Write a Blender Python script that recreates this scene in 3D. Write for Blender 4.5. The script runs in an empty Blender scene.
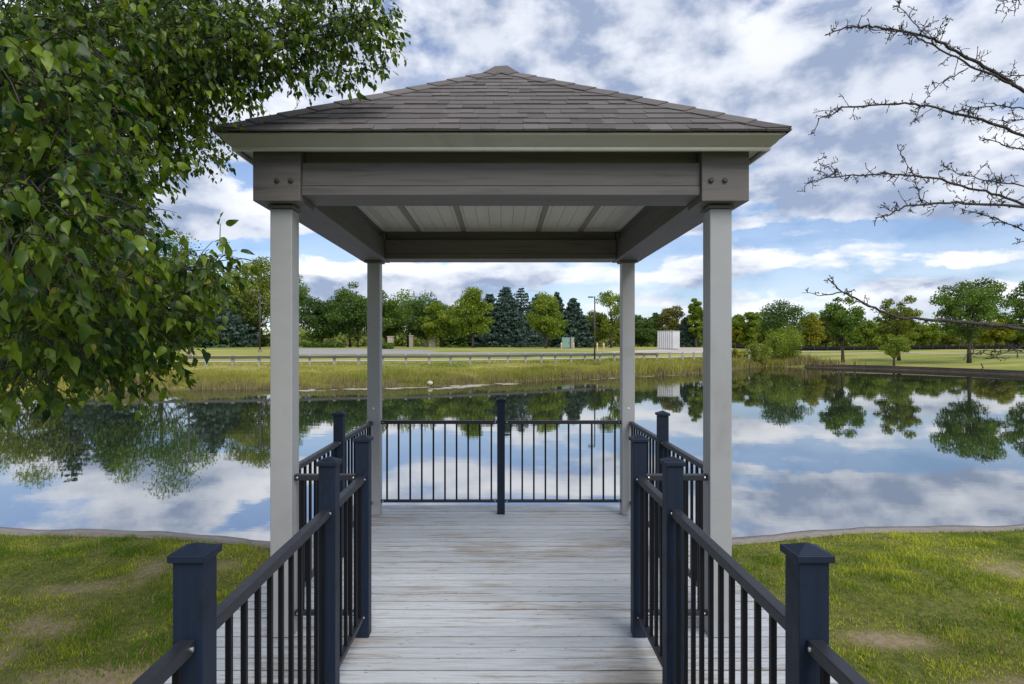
import bpy, math, random
import numpy as np
from mathutils import Vector, Matrix

R = math.radians
rng = np.random.default_rng(7)
random.seed(7)
sc = bpy.context.scene
col = sc.collection

# ------------------------------------------------------------------ camera
F, CX, CY, EYE = 606.0, 501.0, 346.0, 1.93        # focal length in px, vanishing point, eye height
cd = bpy.data.cameras.new("camera")
cam = bpy.data.objects.new("camera", cd)
col.objects.link(cam)
cam.location = (0, 0, EYE)
cam.rotation_euler = (R(90), 0, 0)
cd.sensor_width = 36
cd.lens = F / 1024 * 36
cd.shift_x = (512 - CX) / 1024
cd.shift_y = (CY - 342) / 1024
cd.clip_start = 0.05
cd.clip_end = 3000
sc.camera = cam

# ------------------------------------------------------------------ render / exposure
sc.render.engine = 'CYCLES'
sc.cycles.use_denoising = True
sc.cycles.max_bounces = 8
sc.cycles.transparent_max_bounces = 8
sc.view_settings.view_transform = 'Standard'
sc.view_settings.look = 'None'
sc.view_settings.gamma = 1
sc.view_settings.use_curve_mapping = False
sc.view_settings.exposure = 0.68

# ------------------------------------------------------------------ sun
SUN_EL, SUN_AZ = R(48), R(152)                     # azimuth clockwise from the view direction (+Y)
sd = bpy.data.lights.new("sun", 'SUN')
sd.energy = 2.1
sd.angle = R(42)
sd.color = (1.0, 0.965, 0.91)
sun = bpy.data.objects.new("sun", sd)
col.objects.link(sun)
sv = Vector((math.sin(SUN_AZ) * math.cos(SUN_EL), math.cos(SUN_AZ) * math.cos(SUN_EL), math.sin(SUN_EL)))
sun.rotation_euler = sv.to_track_quat('Z', 'Y').to_euler()
sun.location = sv * 50


# ------------------------------------------------------------------ node helpers
class NT:
    def __init__(s, tree):
        s.t = tree

    def n(s, typ, **kw):
        nd = s.t.nodes.new(typ)
        for k, v in kw.items():
            setattr(nd, k, v)
        return nd

    def link(s, a, b):
        s.t.links.new(a, b)

    def val(s, sock, v):
        if hasattr(v, 'is_output') or isinstance(v, bpy.types.NodeSocket):
            s.link(v, sock)
        else:
            sock.default_value = v

    def m(s, op, a, b=None, c=None, clamp=False):
        nd = s.n('ShaderNodeMath', operation=op)
        nd.use_clamp = clamp
        s.val(nd.inputs[0], a)
        if b is not None:
            s.val(nd.inputs[1], b)
        if c is not None:
            s.val(nd.inputs[2], c)
        return nd.outputs[0]

    def vec(s, x, y, z):
        nd = s.n('ShaderNodeCombineXYZ')
        for i, v in enumerate((x, y, z)):
            s.val(nd.inputs[i], v)
        return nd.outputs[0]

    def mix(s, f, a, b):
        nd = s.n('ShaderNodeMix', data_type='RGBA')
        s.val(nd.inputs[0], f)
        for sock, v in ((nd.inputs[6], a), (nd.inputs[7], b)):
            if isinstance(v, tuple):
                sock.default_value = (v[0], v[1], v[2], 1)
            else:
                s.link(v, sock)
        return nd.outputs[2]

    def ss(s, x, lo, hi):
        nd = s.n('ShaderNodeMapRange', interpolation_type='SMOOTHSTEP')
        s.val(nd.inputs[0], x)
        nd.inputs[1].default_value = lo
        nd.inputs[2].default_value = hi
        return nd.outputs[0]

    def noise(s, v, scale, detail=6, rough=0.55, dist=0.0):
        nd = s.n('ShaderNodeTexNoise')
        s.link(v, nd.inputs['Vector'])
        nd.inputs['Scale'].default_value = scale
        nd.inputs['Detail'].default_value = detail
        nd.inputs['Roughness'].default_value = rough
        nd.inputs['Distortion'].default_value = dist
        return nd.outputs[0]

    def mapv(s, v, scale=(1, 1, 1), loc=(0, 0, 0)):
        nd = s.n('ShaderNodeMapping')
        s.link(v, nd.inputs[0])
        nd.inputs['Scale'].default_value = scale
        nd.inputs['Location'].default_value = loc
        return nd.outputs[0]

    def attr(s, name):
        nd = s.n('ShaderNodeAttribute', attribute_name=name)
        return nd.outputs['Fac']


# ------------------------------------------------------------------ world: sky with clouds
def make_world():
    w = bpy.data.worlds.new("World")
    sc.world = w
    w.use_nodes = True
    t = NT(w.node_tree)
    w.node_tree.nodes.clear()
    sky = t.n('ShaderNodeTexSky', sky_type='NISHITA')
    sky.sun_disc = False
    sky.sun_elevation = SUN_EL
    sky.sun_rotation = SUN_AZ
    sky.air_density = 1.0
    sky.dust_density = 0.3
    sky.ozone_density = 3.0
    tc = t.n('ShaderNodeTexCoord').outputs['Generated']
    sep = t.n('ShaderNodeSeparateXYZ')
    t.link(tc, sep.inputs[0])
    x, y, z = sep.outputs
    zc = t.m('MAXIMUM', z, 0.0)
    el = t.m('ARCSINE', zc)
    az = t.m('ARCTAN2', x, y)
    # warp shared by all the cloud shapes
    wn = t.n('ShaderNodeTexNoise')
    t.link(t.vec(az, t.m('MULTIPLY', el, 1.8), 0.0), wn.inputs['Vector'])
    wn.inputs['Scale'].default_value = 6.5
    wn.inputs['Detail'].default_value = 8
    wn.inputs['Roughness'].default_value = 0.62
    ws = t.n('ShaderNodeSeparateColor')
    t.link(wn.outputs['Color'], ws.inputs[0])
    azw = t.m('ADD', az, t.m('MULTIPLY', t.m('SUBTRACT', ws.outputs[0], 0.5), 0.17))
    elw0 = t.m('ADD', el, t.m('MULTIPLY', t.m('SUBTRACT', ws.outputs[1], 0.5), 0.085))
    banks = BANKS
    zen = t.ss(el, 0.13, 0.52)

    def density(dz):
        e = t.m('ADD', el, dz) if dz else el
        # low cumulus: seen from the side
        low = t.noise(t.vec(t.m('MULTIPLY', az, 3.2), t.m('MULTIPLY', e, 10.5), 2.0), 1.0, 10, 0.58, 0.15)
        low = t.m('ADD', low, 0.022)
        # high deck: seen from below
        high = t.noise(t.vec(t.m('MULTIPLY', az, 4.3), t.m('MULTIPLY', e, 6.2), 4.1), 1.0, 10, 0.53, 0.0)
        high = t.m('ADD', high, 0.110)
        d = t.m('ADD', t.m('MULTIPLY', low, t.m('SUBTRACT', 1.0, zen)), t.m('MULTIPLY', high, zen))
        elw = t.m('ADD', elw0, dz) if dz else elw0
        ex = None
        for (bx, by, rx, ry, amt) in banks:
            a0 = math.atan((bx - CX) / F)
            e0 = math.atan((CY - by) / F * math.cos(a0))
            sx = rx / F * math.cos(a0) ** 2
            sy = ry / F * math.cos(a0)
            du = t.m('MULTIPLY_ADD', azw, 1 / sx, -a0 / sx)
            dv = t.m('MULTIPLY_ADD', elw, 1 / sy, -e0 / sy)
            q = t.m('ADD', t.m('MULTIPLY', du, du), t.m('MULTIPLY', dv, dv))
            g = t.m('MULTIPLY', t.m('EXPONENT', t.m('MULTIPLY', q, -1.0)), amt)
            ex = g if ex is None else t.m('ADD', ex, g)
        return t.m('ADD', d, ex)
    d0 = density(0)
    d1 = density(0.030)
    cover = t.ss(d0, 0.475, 0.595)
    # how much cloud lies above this line of sight: bellies go blue-grey, tops stay white
    belly = t.ss(t.m('ADD', d1, t.m('MULTIPLY', d0, 0.35)), 0.62, 0.92)
    broad = t.noise(t.vec(t.m('MULTIPLY', az, 3.2), t.m('MULTIPLY', el, 6.5), 5.0), 1.3, 8, 0.58, 0.1)
    shade = t.m('MULTIPLY', belly, t.m('ADD', 0.42, t.ss(broad, 0.34, 0.58)), None, True)
    fine = t.noise(t.vec(t.m('MULTIPLY', az, 11.0), t.m('MULTIPLY', el, 16.0), 1.0), 1.0, 7, 0.52, 0.0)
    shade = t.m('MULTIPLY', shade, t.m('ADD', 0.38, t.m('MULTIPLY', t.ss(fine, 0.34, 0.66), 0.72)))
    cc = t.mix(shade, CLOUD_W, CLOUD_G)
    hs = t.n('ShaderNodeHueSaturation')
    hs.inputs['Saturation'].default_value = SKY_SAT
    hs.inputs['Value'].default_value = SKY_S
    t.link(sky.outputs[0], hs.inputs['Color'])
    bl = t.n('ShaderNodeBackground')
    tn = t.n('ShaderNodeVectorMath', operation='MULTIPLY')
    t.link(hs.outputs[0], tn.inputs[0])
    tn.inputs[1].default_value = SKY_TINT
    t.link(tn.outputs[0], bl.inputs[0])
    bc = t.n('ShaderNodeBackground')
    t.link(cc, bc.inputs[0])
    bc.inputs[1].default_value = CLOUD_S
    mx = t.n('ShaderNodeMixShader')
    hz = t.m('ADD', 0.16, t.m('MULTIPLY', t.m('SUBTRACT', 1.0, t.ss(el, 0.0, 0.22)), 0.22))   # thin veil, milkier at the horizon
    t.link(t.m('MAXIMUM', t.m('MULTIPLY', cover, 0.97), hz), mx.inputs[0])
    t.link(bl.outputs[0], mx.inputs[1])
    t.link(bc.outputs[0], mx.inputs[2])
    out = t.n('ShaderNodeOutputWorld')
    t.link(mx.outputs[0], out.inputs[0])
    w.cycles.sampling_method = 'MANUAL'
    w.cycles.sample_map_resolution = 1024


BANKS = [  # column px, row px, half width, half height, amount
    (240, 222, 85, 17, 0.20), (178, 188, 62, 15, 0.17), (335, 284, 60, 13, 0.16), (120, 215, 60, 16, 0.1),
    (490, 276, 85, 14, 0.20), (430, 306, 110, 10, 0.14), (800, 256, 95, 15, 0.18), (965, 258, 60, 10, 0.18),
    (690, 272, 45, 12, 0.12), (770, 300, 60, 8, 0.12), (960, 298, 100, 8, 0.13), (660, 304, 50, 7, 0.10),
    (930, 150, 170, 24, 0.12), (760, 195, 130, 18, 0.10), (900, 205, 150, 18, 0.14), (470, 40, 150, 60, 0.10), (900, 60, 170, 50, 0.08),
    (150, 150, 60, 25, 0.08), (60, 240, 90, 20, 0.14),
    (270, 178, 55, 12, -0.16), (190, 252, 80, 9, -0.18), (330, 250, 70, 11, -0.16), (790, 232, 120, 6, -0.08), (880, 214, 150, 12, 0.10), (830, 236, 130, 6, 0.06), (640, 262, 40, 12, -0.12),
    (560, 300, 60, 7, -0.10), (890, 278, 130, 5, -0.10), (300, 310, 60, 8, -0.06), (620, 60, 90, 30, -0.02),
]
SKY_SAT = 1.06
SKY_TINT = (0.95, 0.97, 1.10)
CLOUD_W, CLOUD_G = (0.72, 0.735, 0.775), (0.235, 0.29, 0.41)
SKY_S, CLOUD_S = 0.082, 0.95
make_world()


# ------------------------------------------------------------------ materials
def material(name, base, rough=0.6, spec=0.5, build=None, metallic=0.0):
    mt = bpy.data.materials.new(name)
    mt.use_nodes = True
    t = NT(mt.node_tree)
    b = mt.node_tree.nodes['Principled BSDF']
    b.inputs['Base Color'].default_value = (*base, 1)
    b.inputs['Roughness'].default_value = rough
    b.inputs['Specular IOR Level'].default_value = spec
    b.inputs['Metallic'].default_value = metallic
    if build:
        build(t, b)
    return mt


def bump(t, b, h, strength, dist=0.01):
    nd = t.n('ShaderNodeBump')
    nd.inputs['Strength'].default_value = strength
    nd.inputs['Distance'].default_value = dist
    t.link(h, nd.inputs['Height'])
    t.link(nd.outputs[0], b.inputs['Normal'])


def objc(t):
    return t.n('ShaderNodeTexCoord').outputs['Object']


def wpos(t):
    return t.n('ShaderNodeNewGeometry').outputs['Position']


def painted(c, var=0.12, scale=(3, 3, 12), b_str=0.12, dirt=(0.10, 0.09, 0.07), dirt_amt=0.25):
    def f(t, b):
        v = t.mapv(wpos(t), scale)
        n1 = t.noise(v, 2.0, 6, 0.6)
        n2 = t.noise(wpos(t), 1.3, 8, 0.65, 0.5)
        c1 = t.mix(n1, tuple(k * (1 - var) for k in c), tuple(k * (1 + var) for k in c))
        c2 = t.mix(t.m('MULTIPLY', t.ss(n2, 0.52, 0.75), dirt_amt), c1, dirt)
        t.link(c2, b.inputs['Base Color'])
        n3 = t.noise(t.mapv(wpos(t), scale), 14.0, 5, 0.6)
        bump(t, b, n3, b_str, 0.006)
        t.link(t.m('ADD', t.m('MULTIPLY', n1, 0.25), 0.38), b.inputs['Roughness'])
    return f


def grain_x(c, dark, gscale=(1.2, 26, 26), amt=0.35):
    """painted lumber with grain along X"""
    def f(t, b):
        n1 = t.noise(t.mapv(objc(t), gscale), 2.0, 7, 0.65, 0.4)
        n2 = t.noise(objc(t), 1.1, 6, 0.6)
        c1 = t.mix(t.m('MULTIPLY', t.ss(n1, 0.45, 0.75), amt), c, dark)
        c2 = t.mix(t.m('MULTIPLY', n2, 0.35), c1, tuple(k * 0.7 for k in c))
        t.link(c2, b.inputs['Base Color'])
        bump(t, b, n1, 0.25, 0.004)
    return f


DECK_END = 7.36


def deck_nodes(t, b):
    o = wpos(t)
    var = t.attr('tint')
    shift = t.m('MULTIPLY', var, 37.0)
    sep = t.n('ShaderNodeSeparateXYZ')
    t.link(o, sep.inputs[0])
    p = t.vec(t.m('ADD', sep.outputs[0], shift), sep.outputs[1], t.m('MULTIPLY', var, 11.0))
    g1 = t.noise(t.mapv(p, (1.6, 30, 1)), 2.2, 9, 0.7, 0.35)        # fine grain
    g2 = t.noise(t.mapv(p, (1.1, 9, 1)), 1.7, 8, 0.68, 0.6)         # worn streaks
    g3 = t.noise(t.mapv(o, (0.55, 0.9, 1), (4.4, 1.2, 0)), 1.5, 4, 0.5)  # where the traffic wears it
    g4 = t.noise(t.mapv(p, (6, 22, 1)), 2.3, 4, 0.6, 0.2)           # chips
    base = t.mix(var, (0.37, 0.395, 0.425), (0.50, 0.52, 0.545))
    c = t.mix(t.m('MULTIPLY', t.ss(g1, 0.42, 0.70), 0.62), base, (0.22, 0.225, 0.235))
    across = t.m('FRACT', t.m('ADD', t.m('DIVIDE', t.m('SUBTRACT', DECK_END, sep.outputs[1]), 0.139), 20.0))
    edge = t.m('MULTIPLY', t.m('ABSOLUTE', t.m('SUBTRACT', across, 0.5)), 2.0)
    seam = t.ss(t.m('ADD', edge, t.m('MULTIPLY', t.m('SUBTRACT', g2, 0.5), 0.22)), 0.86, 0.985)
    wear = t.ss(t.m('ADD', g2, t.m('MULTIPLY', t.m('SUBTRACT', g3, 0.5), 0.80)), 0.515, 0.66)
    wc = t.mix(t.ss(g1, 0.35, 0.65), (0.36, 0.315, 0.255), (0.21, 0.18, 0.145))
    c = t.mix(t.m('MULTIPLY', wear, 0.7), c, wc)
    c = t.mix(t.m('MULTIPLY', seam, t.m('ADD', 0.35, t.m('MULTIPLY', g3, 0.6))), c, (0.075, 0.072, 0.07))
    chips = t.ss(g4, 0.655, 0.685)
    c = t.mix(t.m('MULTIPLY', chips, 0.85), c, (0.13, 0.09, 0.06))
    t.link(c, b.inputs['Base Color'])
    h = t.m('SUBTRACT', t.m('MULTIPLY', g1, 0.7), t.m('ADD', wear, chips))
    bump(t, b, h, 0.35, 0.004)
    t.link(t.m('ADD', 0.55, t.m('MULTIPLY', g1, 0.2)), b.inputs['Roughness'])


def shingle_nodes(t, b):
    var = t.attr('tint')
    o = wpos(t)
    gran = t.noise(o, 160, 3, 0.7)
    blot = t.noise(o, 2.2, 6, 0.6)
    c = t.mix(var, (0.066, 0.058, 0.057), (0.148, 0.133, 0.131))
    c = t.mix(t.m('MULTIPLY', t.ss(gran, 0.4, 0.7), 0.45), c, (0.15, 0.135, 0.13))
    c = t.mix(t.m('MULTIPLY', t.ss(blot, 0.5, 0.75), 0.3), c, (0.06, 0.055, 0.05))
    t.link(c, b.inputs['Base Color'])
    bump(t, b, gran, 0.5, 0.004)


def navy_nodes(t, b):
    o = wpos(t)
    n1 = t.noise(t.mapv(o, (30, 30, 1.6)), 1.2, 7, 0.65, 0.3)
    n2 = t.noise(o, 7, 6, 0.65, 0.6)
    c = t.mix(n1, (0.0025, 0.0065, 0.016), (0.0090, 0.0195, 0.044))
    c = t.mix(t.m('MULTIPLY', t.ss(n2, 0.55, 0.70), 0.75), c, (0.0035, 0.004, 0.007))
    c = t.mix(t.m('MULTIPLY', t.ss(n2, 0.72, 0.76), 0.7), c, (0.07, 0.055, 0.045))
    t.link(c, b.inputs['Base Color'])
    bump(t, b, n1, 0.25, 0.004)
    t.link(t.m('ADD', 0.42, t.m('MULTIPLY', n2, 0.25)), b.inputs['Roughness'])


def ground_nodes(t, b):
    o = wpos(t)
    dirt = t.attr('dirt')
    farness = t.attr('far')
    n1 = t.noise(o, 0.9, 8, 0.65, 0.3)
    n2 = t.noise(o, 14.0, 9, 0.75)
    n3 = t.noise(t.mapv(o, (0.06, 0.16, 1)), 1.0, 7, 0.62, 0.4)
    green = t.mix(n1, (0.070, 0.095, 0.014), (0.200, 0.190, 0.050))
    far = t.mix(t.ss(n3, 0.35, 0.65), (0.170, 0.220, 0.032), (0.360, 0.320, 0.105))
    soil = t.mix(n2, (0.135, 0.100, 0.062), (0.40, 0.315, 0.205))
    c = t.mix(farness, green, far)
    c = t.mix(t.m('MULTIPLY', t.ss(n2, 0.42, 0.62), t.m('SUBTRACT', 0.7, t.m('MULTIPLY', farness, 0.55))), c, (0.042, 0.05, 0.014))
    dm = t.ss(t.m('ADD', dirt, t.m('MULTIPLY', t.m('SUBTRACT', n2, 0.5), 1.1)), 0.30, 0.80)
    c = t.mix(dm, c, soil)
    t.link(c, b.inputs['Base Color'])
    bump(t, b, n2, 0.6, 0.03)


def water_nodes(t, b):
    mt = t.t
    o = wpos(t)
    b.inputs['Base Color'].default_value = (0.020, 0.028, 0.018, 1)
    b.inputs['Roughness'].default_value = 0.012
    b.inputs['IOR'].default_value = 8.0
    b.inputs['Specular IOR Level'].default_value = 0.5
    n1 = t.noise(t.mapv(o, (0.35, 1.5, 1)), 1.1, 4, 0.5, 0.2)
    n2 = t.noise(t.mapv(o, (0.05, 0.11, 1)), 1.0, 4, 0.5)
    n3 = t.noise(t.mapv(o, (1.6, 4.5, 1)), 1.4, 3, 0.5)
    h = t.m('ADD', t.m('MULTIPLY', n1, t.m('ADD', 0.25, t.ss(n2, 0.40, 0.72))), t.m('MULTIPLY', n3, 0.10))
    bump(t, b, h, 0.06, 0.035)


def leaf_mat(name, c1, c2, trans=0.35, rough=0.45, spec=0.4, odd=None):
    mt = bpy.data.materials.new(name)
    mt.use_nodes = True
    t = NT(mt.node_tree)
    b = mt.node_tree.nodes['Principled BSDF']
    out = mt.node_tree.nodes['Material Output']
    tint = t.attr('tint')
    c = t.mix(tint, c1, c2)
    if odd:
        c = t.mix(t.ss(tint, 0.955, 0.975), c, odd)
    t.link(c, b.inputs['Base Color'])
    b.inputs['Roughness'].default_value = rough
    b.inputs['Specular IOR Level'].default_value = spec
    tr = t.n('ShaderNodeBsdfTranslucent')
    hs = t.n('ShaderNodeHueSaturation')
    hs.inputs['Saturation'].default_value = 1.15
    hs.inputs['Value'].default_value = 1.5
    t.link(c, hs.inputs['Color'])
    t.link(hs.outputs[0], tr.inputs[0])
    mx = t.n('ShaderNodeMixShader')
    mx.inputs[0].default_value = trans
    t.link(b.outputs[0], mx.inputs[1])
    t.link(tr.outputs[0], mx.inputs[2])
    t.link(mx.outputs[0], out.inputs[0])
    return mt


def bark_nodes(c1, c2, sc_=(9, 9, 2.5)):
    def f(t, b):
        n = t.noise(t.mapv(wpos(t), sc_), 3, 7, 0.65, 0.5)
        t.link(t.mix(n, c1, c2), b.inputs['Base Color'])
        bump(t, b, n, 0.7, 0.02)
    return f


def speckle(c1, c2, scale, b_str=0.3):
    def f(t, b):
        n = t.noise(wpos(t), scale, 7, 0.68, 0.2)
        n2 = t.noise(wpos(t), scale * 0.13, 5, 0.6)
        c = t.mix(n, c1, c2)
        c = t.mix(t.m('MULTIPLY', t.ss(n2, 0.45, 0.7), 0.35), c, tuple(k * 0.55 for k in c1))
        t.link(c, b.inputs['Base Color'])
        bump(t, b, n, b_str, 0.01)
    return f


def ceiling_nodes(t, b):
    o = wpos(t)
    n1 = t.noise(t.mapv(o, (6, 0.5, 1)), 1.5, 6, 0.6)
    n2 = t.noise(o, 3.3, 6, 0.6)
    c = t.mix(n1, (0.46, 0.44, 0.375), (0.60, 0.575, 0.50))
    c = t.mix(t.m('MULTIPLY', t.ss(n2, 0.60, 0.8), 0.3), c, (0.3, 0.29, 0.24))
    t.link(c, b.inputs['Base Color'])


M = {
    'post': material('post_grey_paint', (0.36, 0.355, 0.34), 0.5, 0.4, painted((0.325, 0.328, 0.335), 0.06, (2, 2, 5), 0.08, (0.17, 0.16, 0.14), 0.35)),
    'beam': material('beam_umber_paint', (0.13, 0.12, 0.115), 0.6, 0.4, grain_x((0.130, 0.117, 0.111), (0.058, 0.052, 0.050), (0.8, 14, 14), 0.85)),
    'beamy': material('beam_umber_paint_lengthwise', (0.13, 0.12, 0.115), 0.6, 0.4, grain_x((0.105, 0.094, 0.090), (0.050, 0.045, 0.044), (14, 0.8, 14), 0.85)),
    'fascia': material('fascia_sage_metal', (0.29, 0.30, 0.24), 0.45, 0.5, painted((0.475, 0.455, 0.425), 0.06, (1, 1, 8), 0.03, (0.14, 0.14, 0.11), 0.35)),
    'trim': material('trim_pale_sage', (0.5, 0.51, 0.45), 0.45, 0.5, painted((0.66, 0.65, 0.60), 0.06, (1, 1, 8), 0.03)),
    'ceiling': material('ceiling_white_boards', (0.6, 0.6, 0.55), 0.6, 0.4, ceiling_nodes),
    'batten': material('ceiling_batten', (0.2, 0.19, 0.16), 0.7, 0.3, grain_x((0.25, 0.215, 0.165), (0.10, 0.08, 0.06), (14, 1, 14))),
    'shingle': material('asphalt_shingle', (0.08, 0.07, 0.07), 0.9, 0.25, shingle_nodes),
    'underlay': material('roof_underlay', (0.02, 0.018, 0.018), 0.9, 0.2),
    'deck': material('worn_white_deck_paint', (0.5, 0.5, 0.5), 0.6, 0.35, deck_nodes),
    'joist': material('deck_joist_timber', (0.2, 0.18, 0.15), 0.8, 0.3, grain_x((0.36, 0.365, 0.37), (0.15, 0.14, 0.12))),
    'navy': material('navy_stained_post', (0.015, 0.03, 0.06), 0.5, 0.32, navy_nodes),
    'rail': material('charcoal_rail_metal', (0.022, 0.024, 0.034), 0.42, 0.55, painted((0.013, 0.014, 0.021), 0.2, (20, 20, 20), 0.06, (0.06, 0.06, 0.065), 0.3)),
    'baluster': material('black_baluster_metal', (0.010, 0.011, 0.016), 0.4, 0.22, painted((0.0035, 0.004, 0.007), 0.2, (20, 20, 5), 0.03, (0.03, 0.03, 0.03), 0.2)),
    'steel': material('bright_screw_steel', (0.6, 0.6, 0.6), 0.3, 0.5, None, 0.9),
    'ground': material('turf_ground', (0.08, 0.1, 0.03), 0.95, 0.15, ground_nodes),
    'water': material('pond_water', (0.02, 0.03, 0.02), 0.02, 0.5, water_nodes),
    'kerb': material('kerb_concrete', (0.3, 0.28, 0.26), 0.85, 0.3, speckle((0.12, 0.105, 0.09), (0.30, 0.275, 0.25), 16)),
    'asphalt': material('worn_grey_asphalt', (0.2, 0.2, 0.2), 0.9, 0.3, speckle((0.20, 0.195, 0.19), (0.36, 0.355, 0.35), 1.1, 0.1)),
    'gravel': material('pale_gravel', (0.4, 0.37, 0.33), 0.95, 0.2, speckle((0.33, 0.30, 0.26), (0.52, 0.48, 0.43), 1.4, 0.1)),
    'timber': material('weathered_timber', (0.2, 0.19, 0.18), 0.85, 0.2, speckle((0.05, 0.049, 0.047), (0.14, 0.137, 0.13), 5)),
    'timberpost': material('pale_weathered_timber', (0.3, 0.29, 0.27), 0.85, 0.2, speckle((0.20, 0.19, 0.18), (0.40, 0.385, 0.36), 5)),
    'wallwood': material('brown_wall_timber', (0.08, 0.06, 0.05), 0.9, 0.2, speckle((0.040, 0.031, 0.025), (0.135, 0.106, 0.086), 2.2)),
    'black': material('black_fabric', (0.008, 0.008, 0.009), 0.85, 0.2, speckle((0.005, 0.005, 0.006), (0.014, 0.014, 0.015), 2)),
    'lamp': material('dark_lamp_metal', (0.03, 0.028, 0.027), 0.5, 0.5, speckle((0.024, 0.022, 0.021), (0.06, 0.055, 0.05), 6, 0.05)),
    'white': material('white_ribbed_metal', (0.75, 0.75, 0.76), 0.5, 0.5, speckle((0.70, 0.70, 0.72), (0.80, 0.80, 0.81), 1.2, 0.05)),
    'shade_white': material('white_metal_shaded_recess', (0.5, 0.5, 0.5), 0.5, 0.5, speckle((0.46, 0.46, 0.48), (0.56, 0.56, 0.57), 1.2, 0.05)),  # white metal greyed: shade painted into the recesses between the ribs
    'teal': material('teal_cabinet_paint', (0.16, 0.27, 0.23), 0.5, 0.5, speckle((0.14, 0.25, 0.21), (0.2, 0.32, 0.27), 3, 0.05)),
    'grey': material('grey_cabinet_paint', (0.28, 0.28, 0.27), 0.5, 0.5, speckle((0.24, 0.24, 0.23), (0.33, 0.33, 0.32), 3, 0.05)),
    'yellow': material('faded_yellow_post_paint', (0.5, 0.38, 0.16), 0.6, 0.4, speckle((0.44, 0.33, 0.15), (0.58, 0.46, 0.25), 5, 0.05)),
    'stone': material('tan_pillar_stone', (0.36, 0.3, 0.24), 0.9, 0.2, speckle((0.22, 0.185, 0.15), (0.46, 0.39, 0.32), 4)),
    'palestone': material('pale_pillar_stone', (0.5, 0.43, 0.34), 0.9, 0.2, speckle((0.38, 0.32, 0.25), (0.56, 0.49, 0.40), 4)),
    'bark': material('brown_bark', (0.07, 0.055, 0.045), 0.9, 0.2, bark_nodes((0.035, 0.027, 0.021), (0.11, 0.088, 0.07))),
    'greybark': material('grey_twig_bark', (0.06, 0.05, 0.05), 0.85, 0.2, bark_nodes((0.030, 0.024, 0.022), (0.115, 0.10, 0.095), (40, 40, 40))),
    'pear': leaf_mat('glossy_pear_leaf', (0.014, 0.046, 0.007), (0.175, 0.255, 0.018), 0.40, 0.40, 0.32, (0.26, 0.24, 0.035)),
    'grass': leaf_mat('lawn_blade', (0.085, 0.165, 0.012), (0.470, 0.500, 0.055), 0.30, 0.6, 0.2, (0.33, 0.26, 0.12)),
    'reed': leaf_mat('bank_grass_blade', (0.135, 0.170, 0.024), (0.350, 0.325, 0.075), 0.25, 0.7, 0.2, (0.30, 0.22, 0.11)),
    'dryreed': leaf_mat('dry_reed_blade', (0.120, 0.098, 0.042), (0.27, 0.225, 0.10), 0.2, 0.7, 0.2),
    'scum': material('pale_pond_scum', (0.42, 0.39, 0.33), 0.8, 0.3, speckle((0.24, 0.23, 0.16), (0.46, 0.44, 0.36), 3)),
    'f_dark': leaf_mat('foliage_dark_green', (0.026, 0.062, 0.014), (0.095, 0.160, 0.028), 0.25, 0.55, 0.3),
    'f_mid': leaf_mat('foliage_mid_green', (0.040, 0.088, 0.012), (0.155, 0.235, 0.030), 0.3, 0.55, 0.3),
    'f_light': leaf_mat('foliage_light_green', (0.085, 0.140, 0.012), (0.250, 0.310, 0.036), 0.32, 0.55, 0.3),
    'f_yellow': leaf_mat('foliage_yellow_green', (0.125, 0.150, 0.012), (0.330, 0.310, 0.032), 0.35, 0.55, 0.3),
    'f_olive': leaf_mat('foliage_olive_green', (0.075, 0.115, 0.014), (0.250, 0.275, 0.042), 0.3, 0.55, 0.3),
    'f_far': leaf_mat('foliage_hazed_wood', (0.090, 0.130, 0.030), (0.270, 0.300, 0.075), 0.3, 0.6, 0.2),  # yellow-green leaves with a slight distance haze mixed into the colour
    'f_rust': leaf_mat('foliage_rusty_green', (0.075, 0.085, 0.018), (0.190, 0.180, 0.042), 0.3, 0.55, 0.3),
    'f_spruce': leaf_mat('foliage_blue_spruce', (0.018, 0.042, 0.030), (0.070, 0.115, 0.088), 0.12, 0.6, 0.3),
}


# ------------------------------------------------------------------ mesh helpers
def link_mesh(name, me, mat, parent=None, smooth=False):
    me.materials.append(mat)
    o = bpy.data.objects.new(name, me)
    col.objects.link(o)
    if parent is not None:
        o.parent = parent
    if smooth:
        me.polygons.foreach_set('use_smooth', np.ones(len(me.polygons), dtype=bool))
    return o


def np_mesh(name, V, F, mat, parent=None, tint=None, smooth=False, attrs=None):
    """V (n,3); F (m,k) all faces of the same size"""
    V = np.asarray(V, dtype=np.float32)
    F = np.asarray(F, dtype=np.int32)
    me = bpy.data.meshes.new(name)
    me.vertices.add(len(V))
    me.vertices.foreach_set('co', V.ravel())
    m, k = F.shape
    me.loops.add(m * k)
    me.loops.foreach_set('vertex_index', F.ravel())
    me.polygons.add(m)
    me.polygons.foreach_set('loop_start', np.arange(0, m * k, k, dtype=np.int32))
    me.update(calc_edges=True)
    at = dict(attrs or {})
    if tint is not None:
        at['tint'] = tint
    for kx, vals in at.items():
        a = me.attributes.new(kx, 'FLOAT', 'POINT')
        a.data.foreach_set('value', np.asarray(vals, dtype=np.float32))
    return link_mesh(name, me, mat, parent, smooth)


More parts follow.
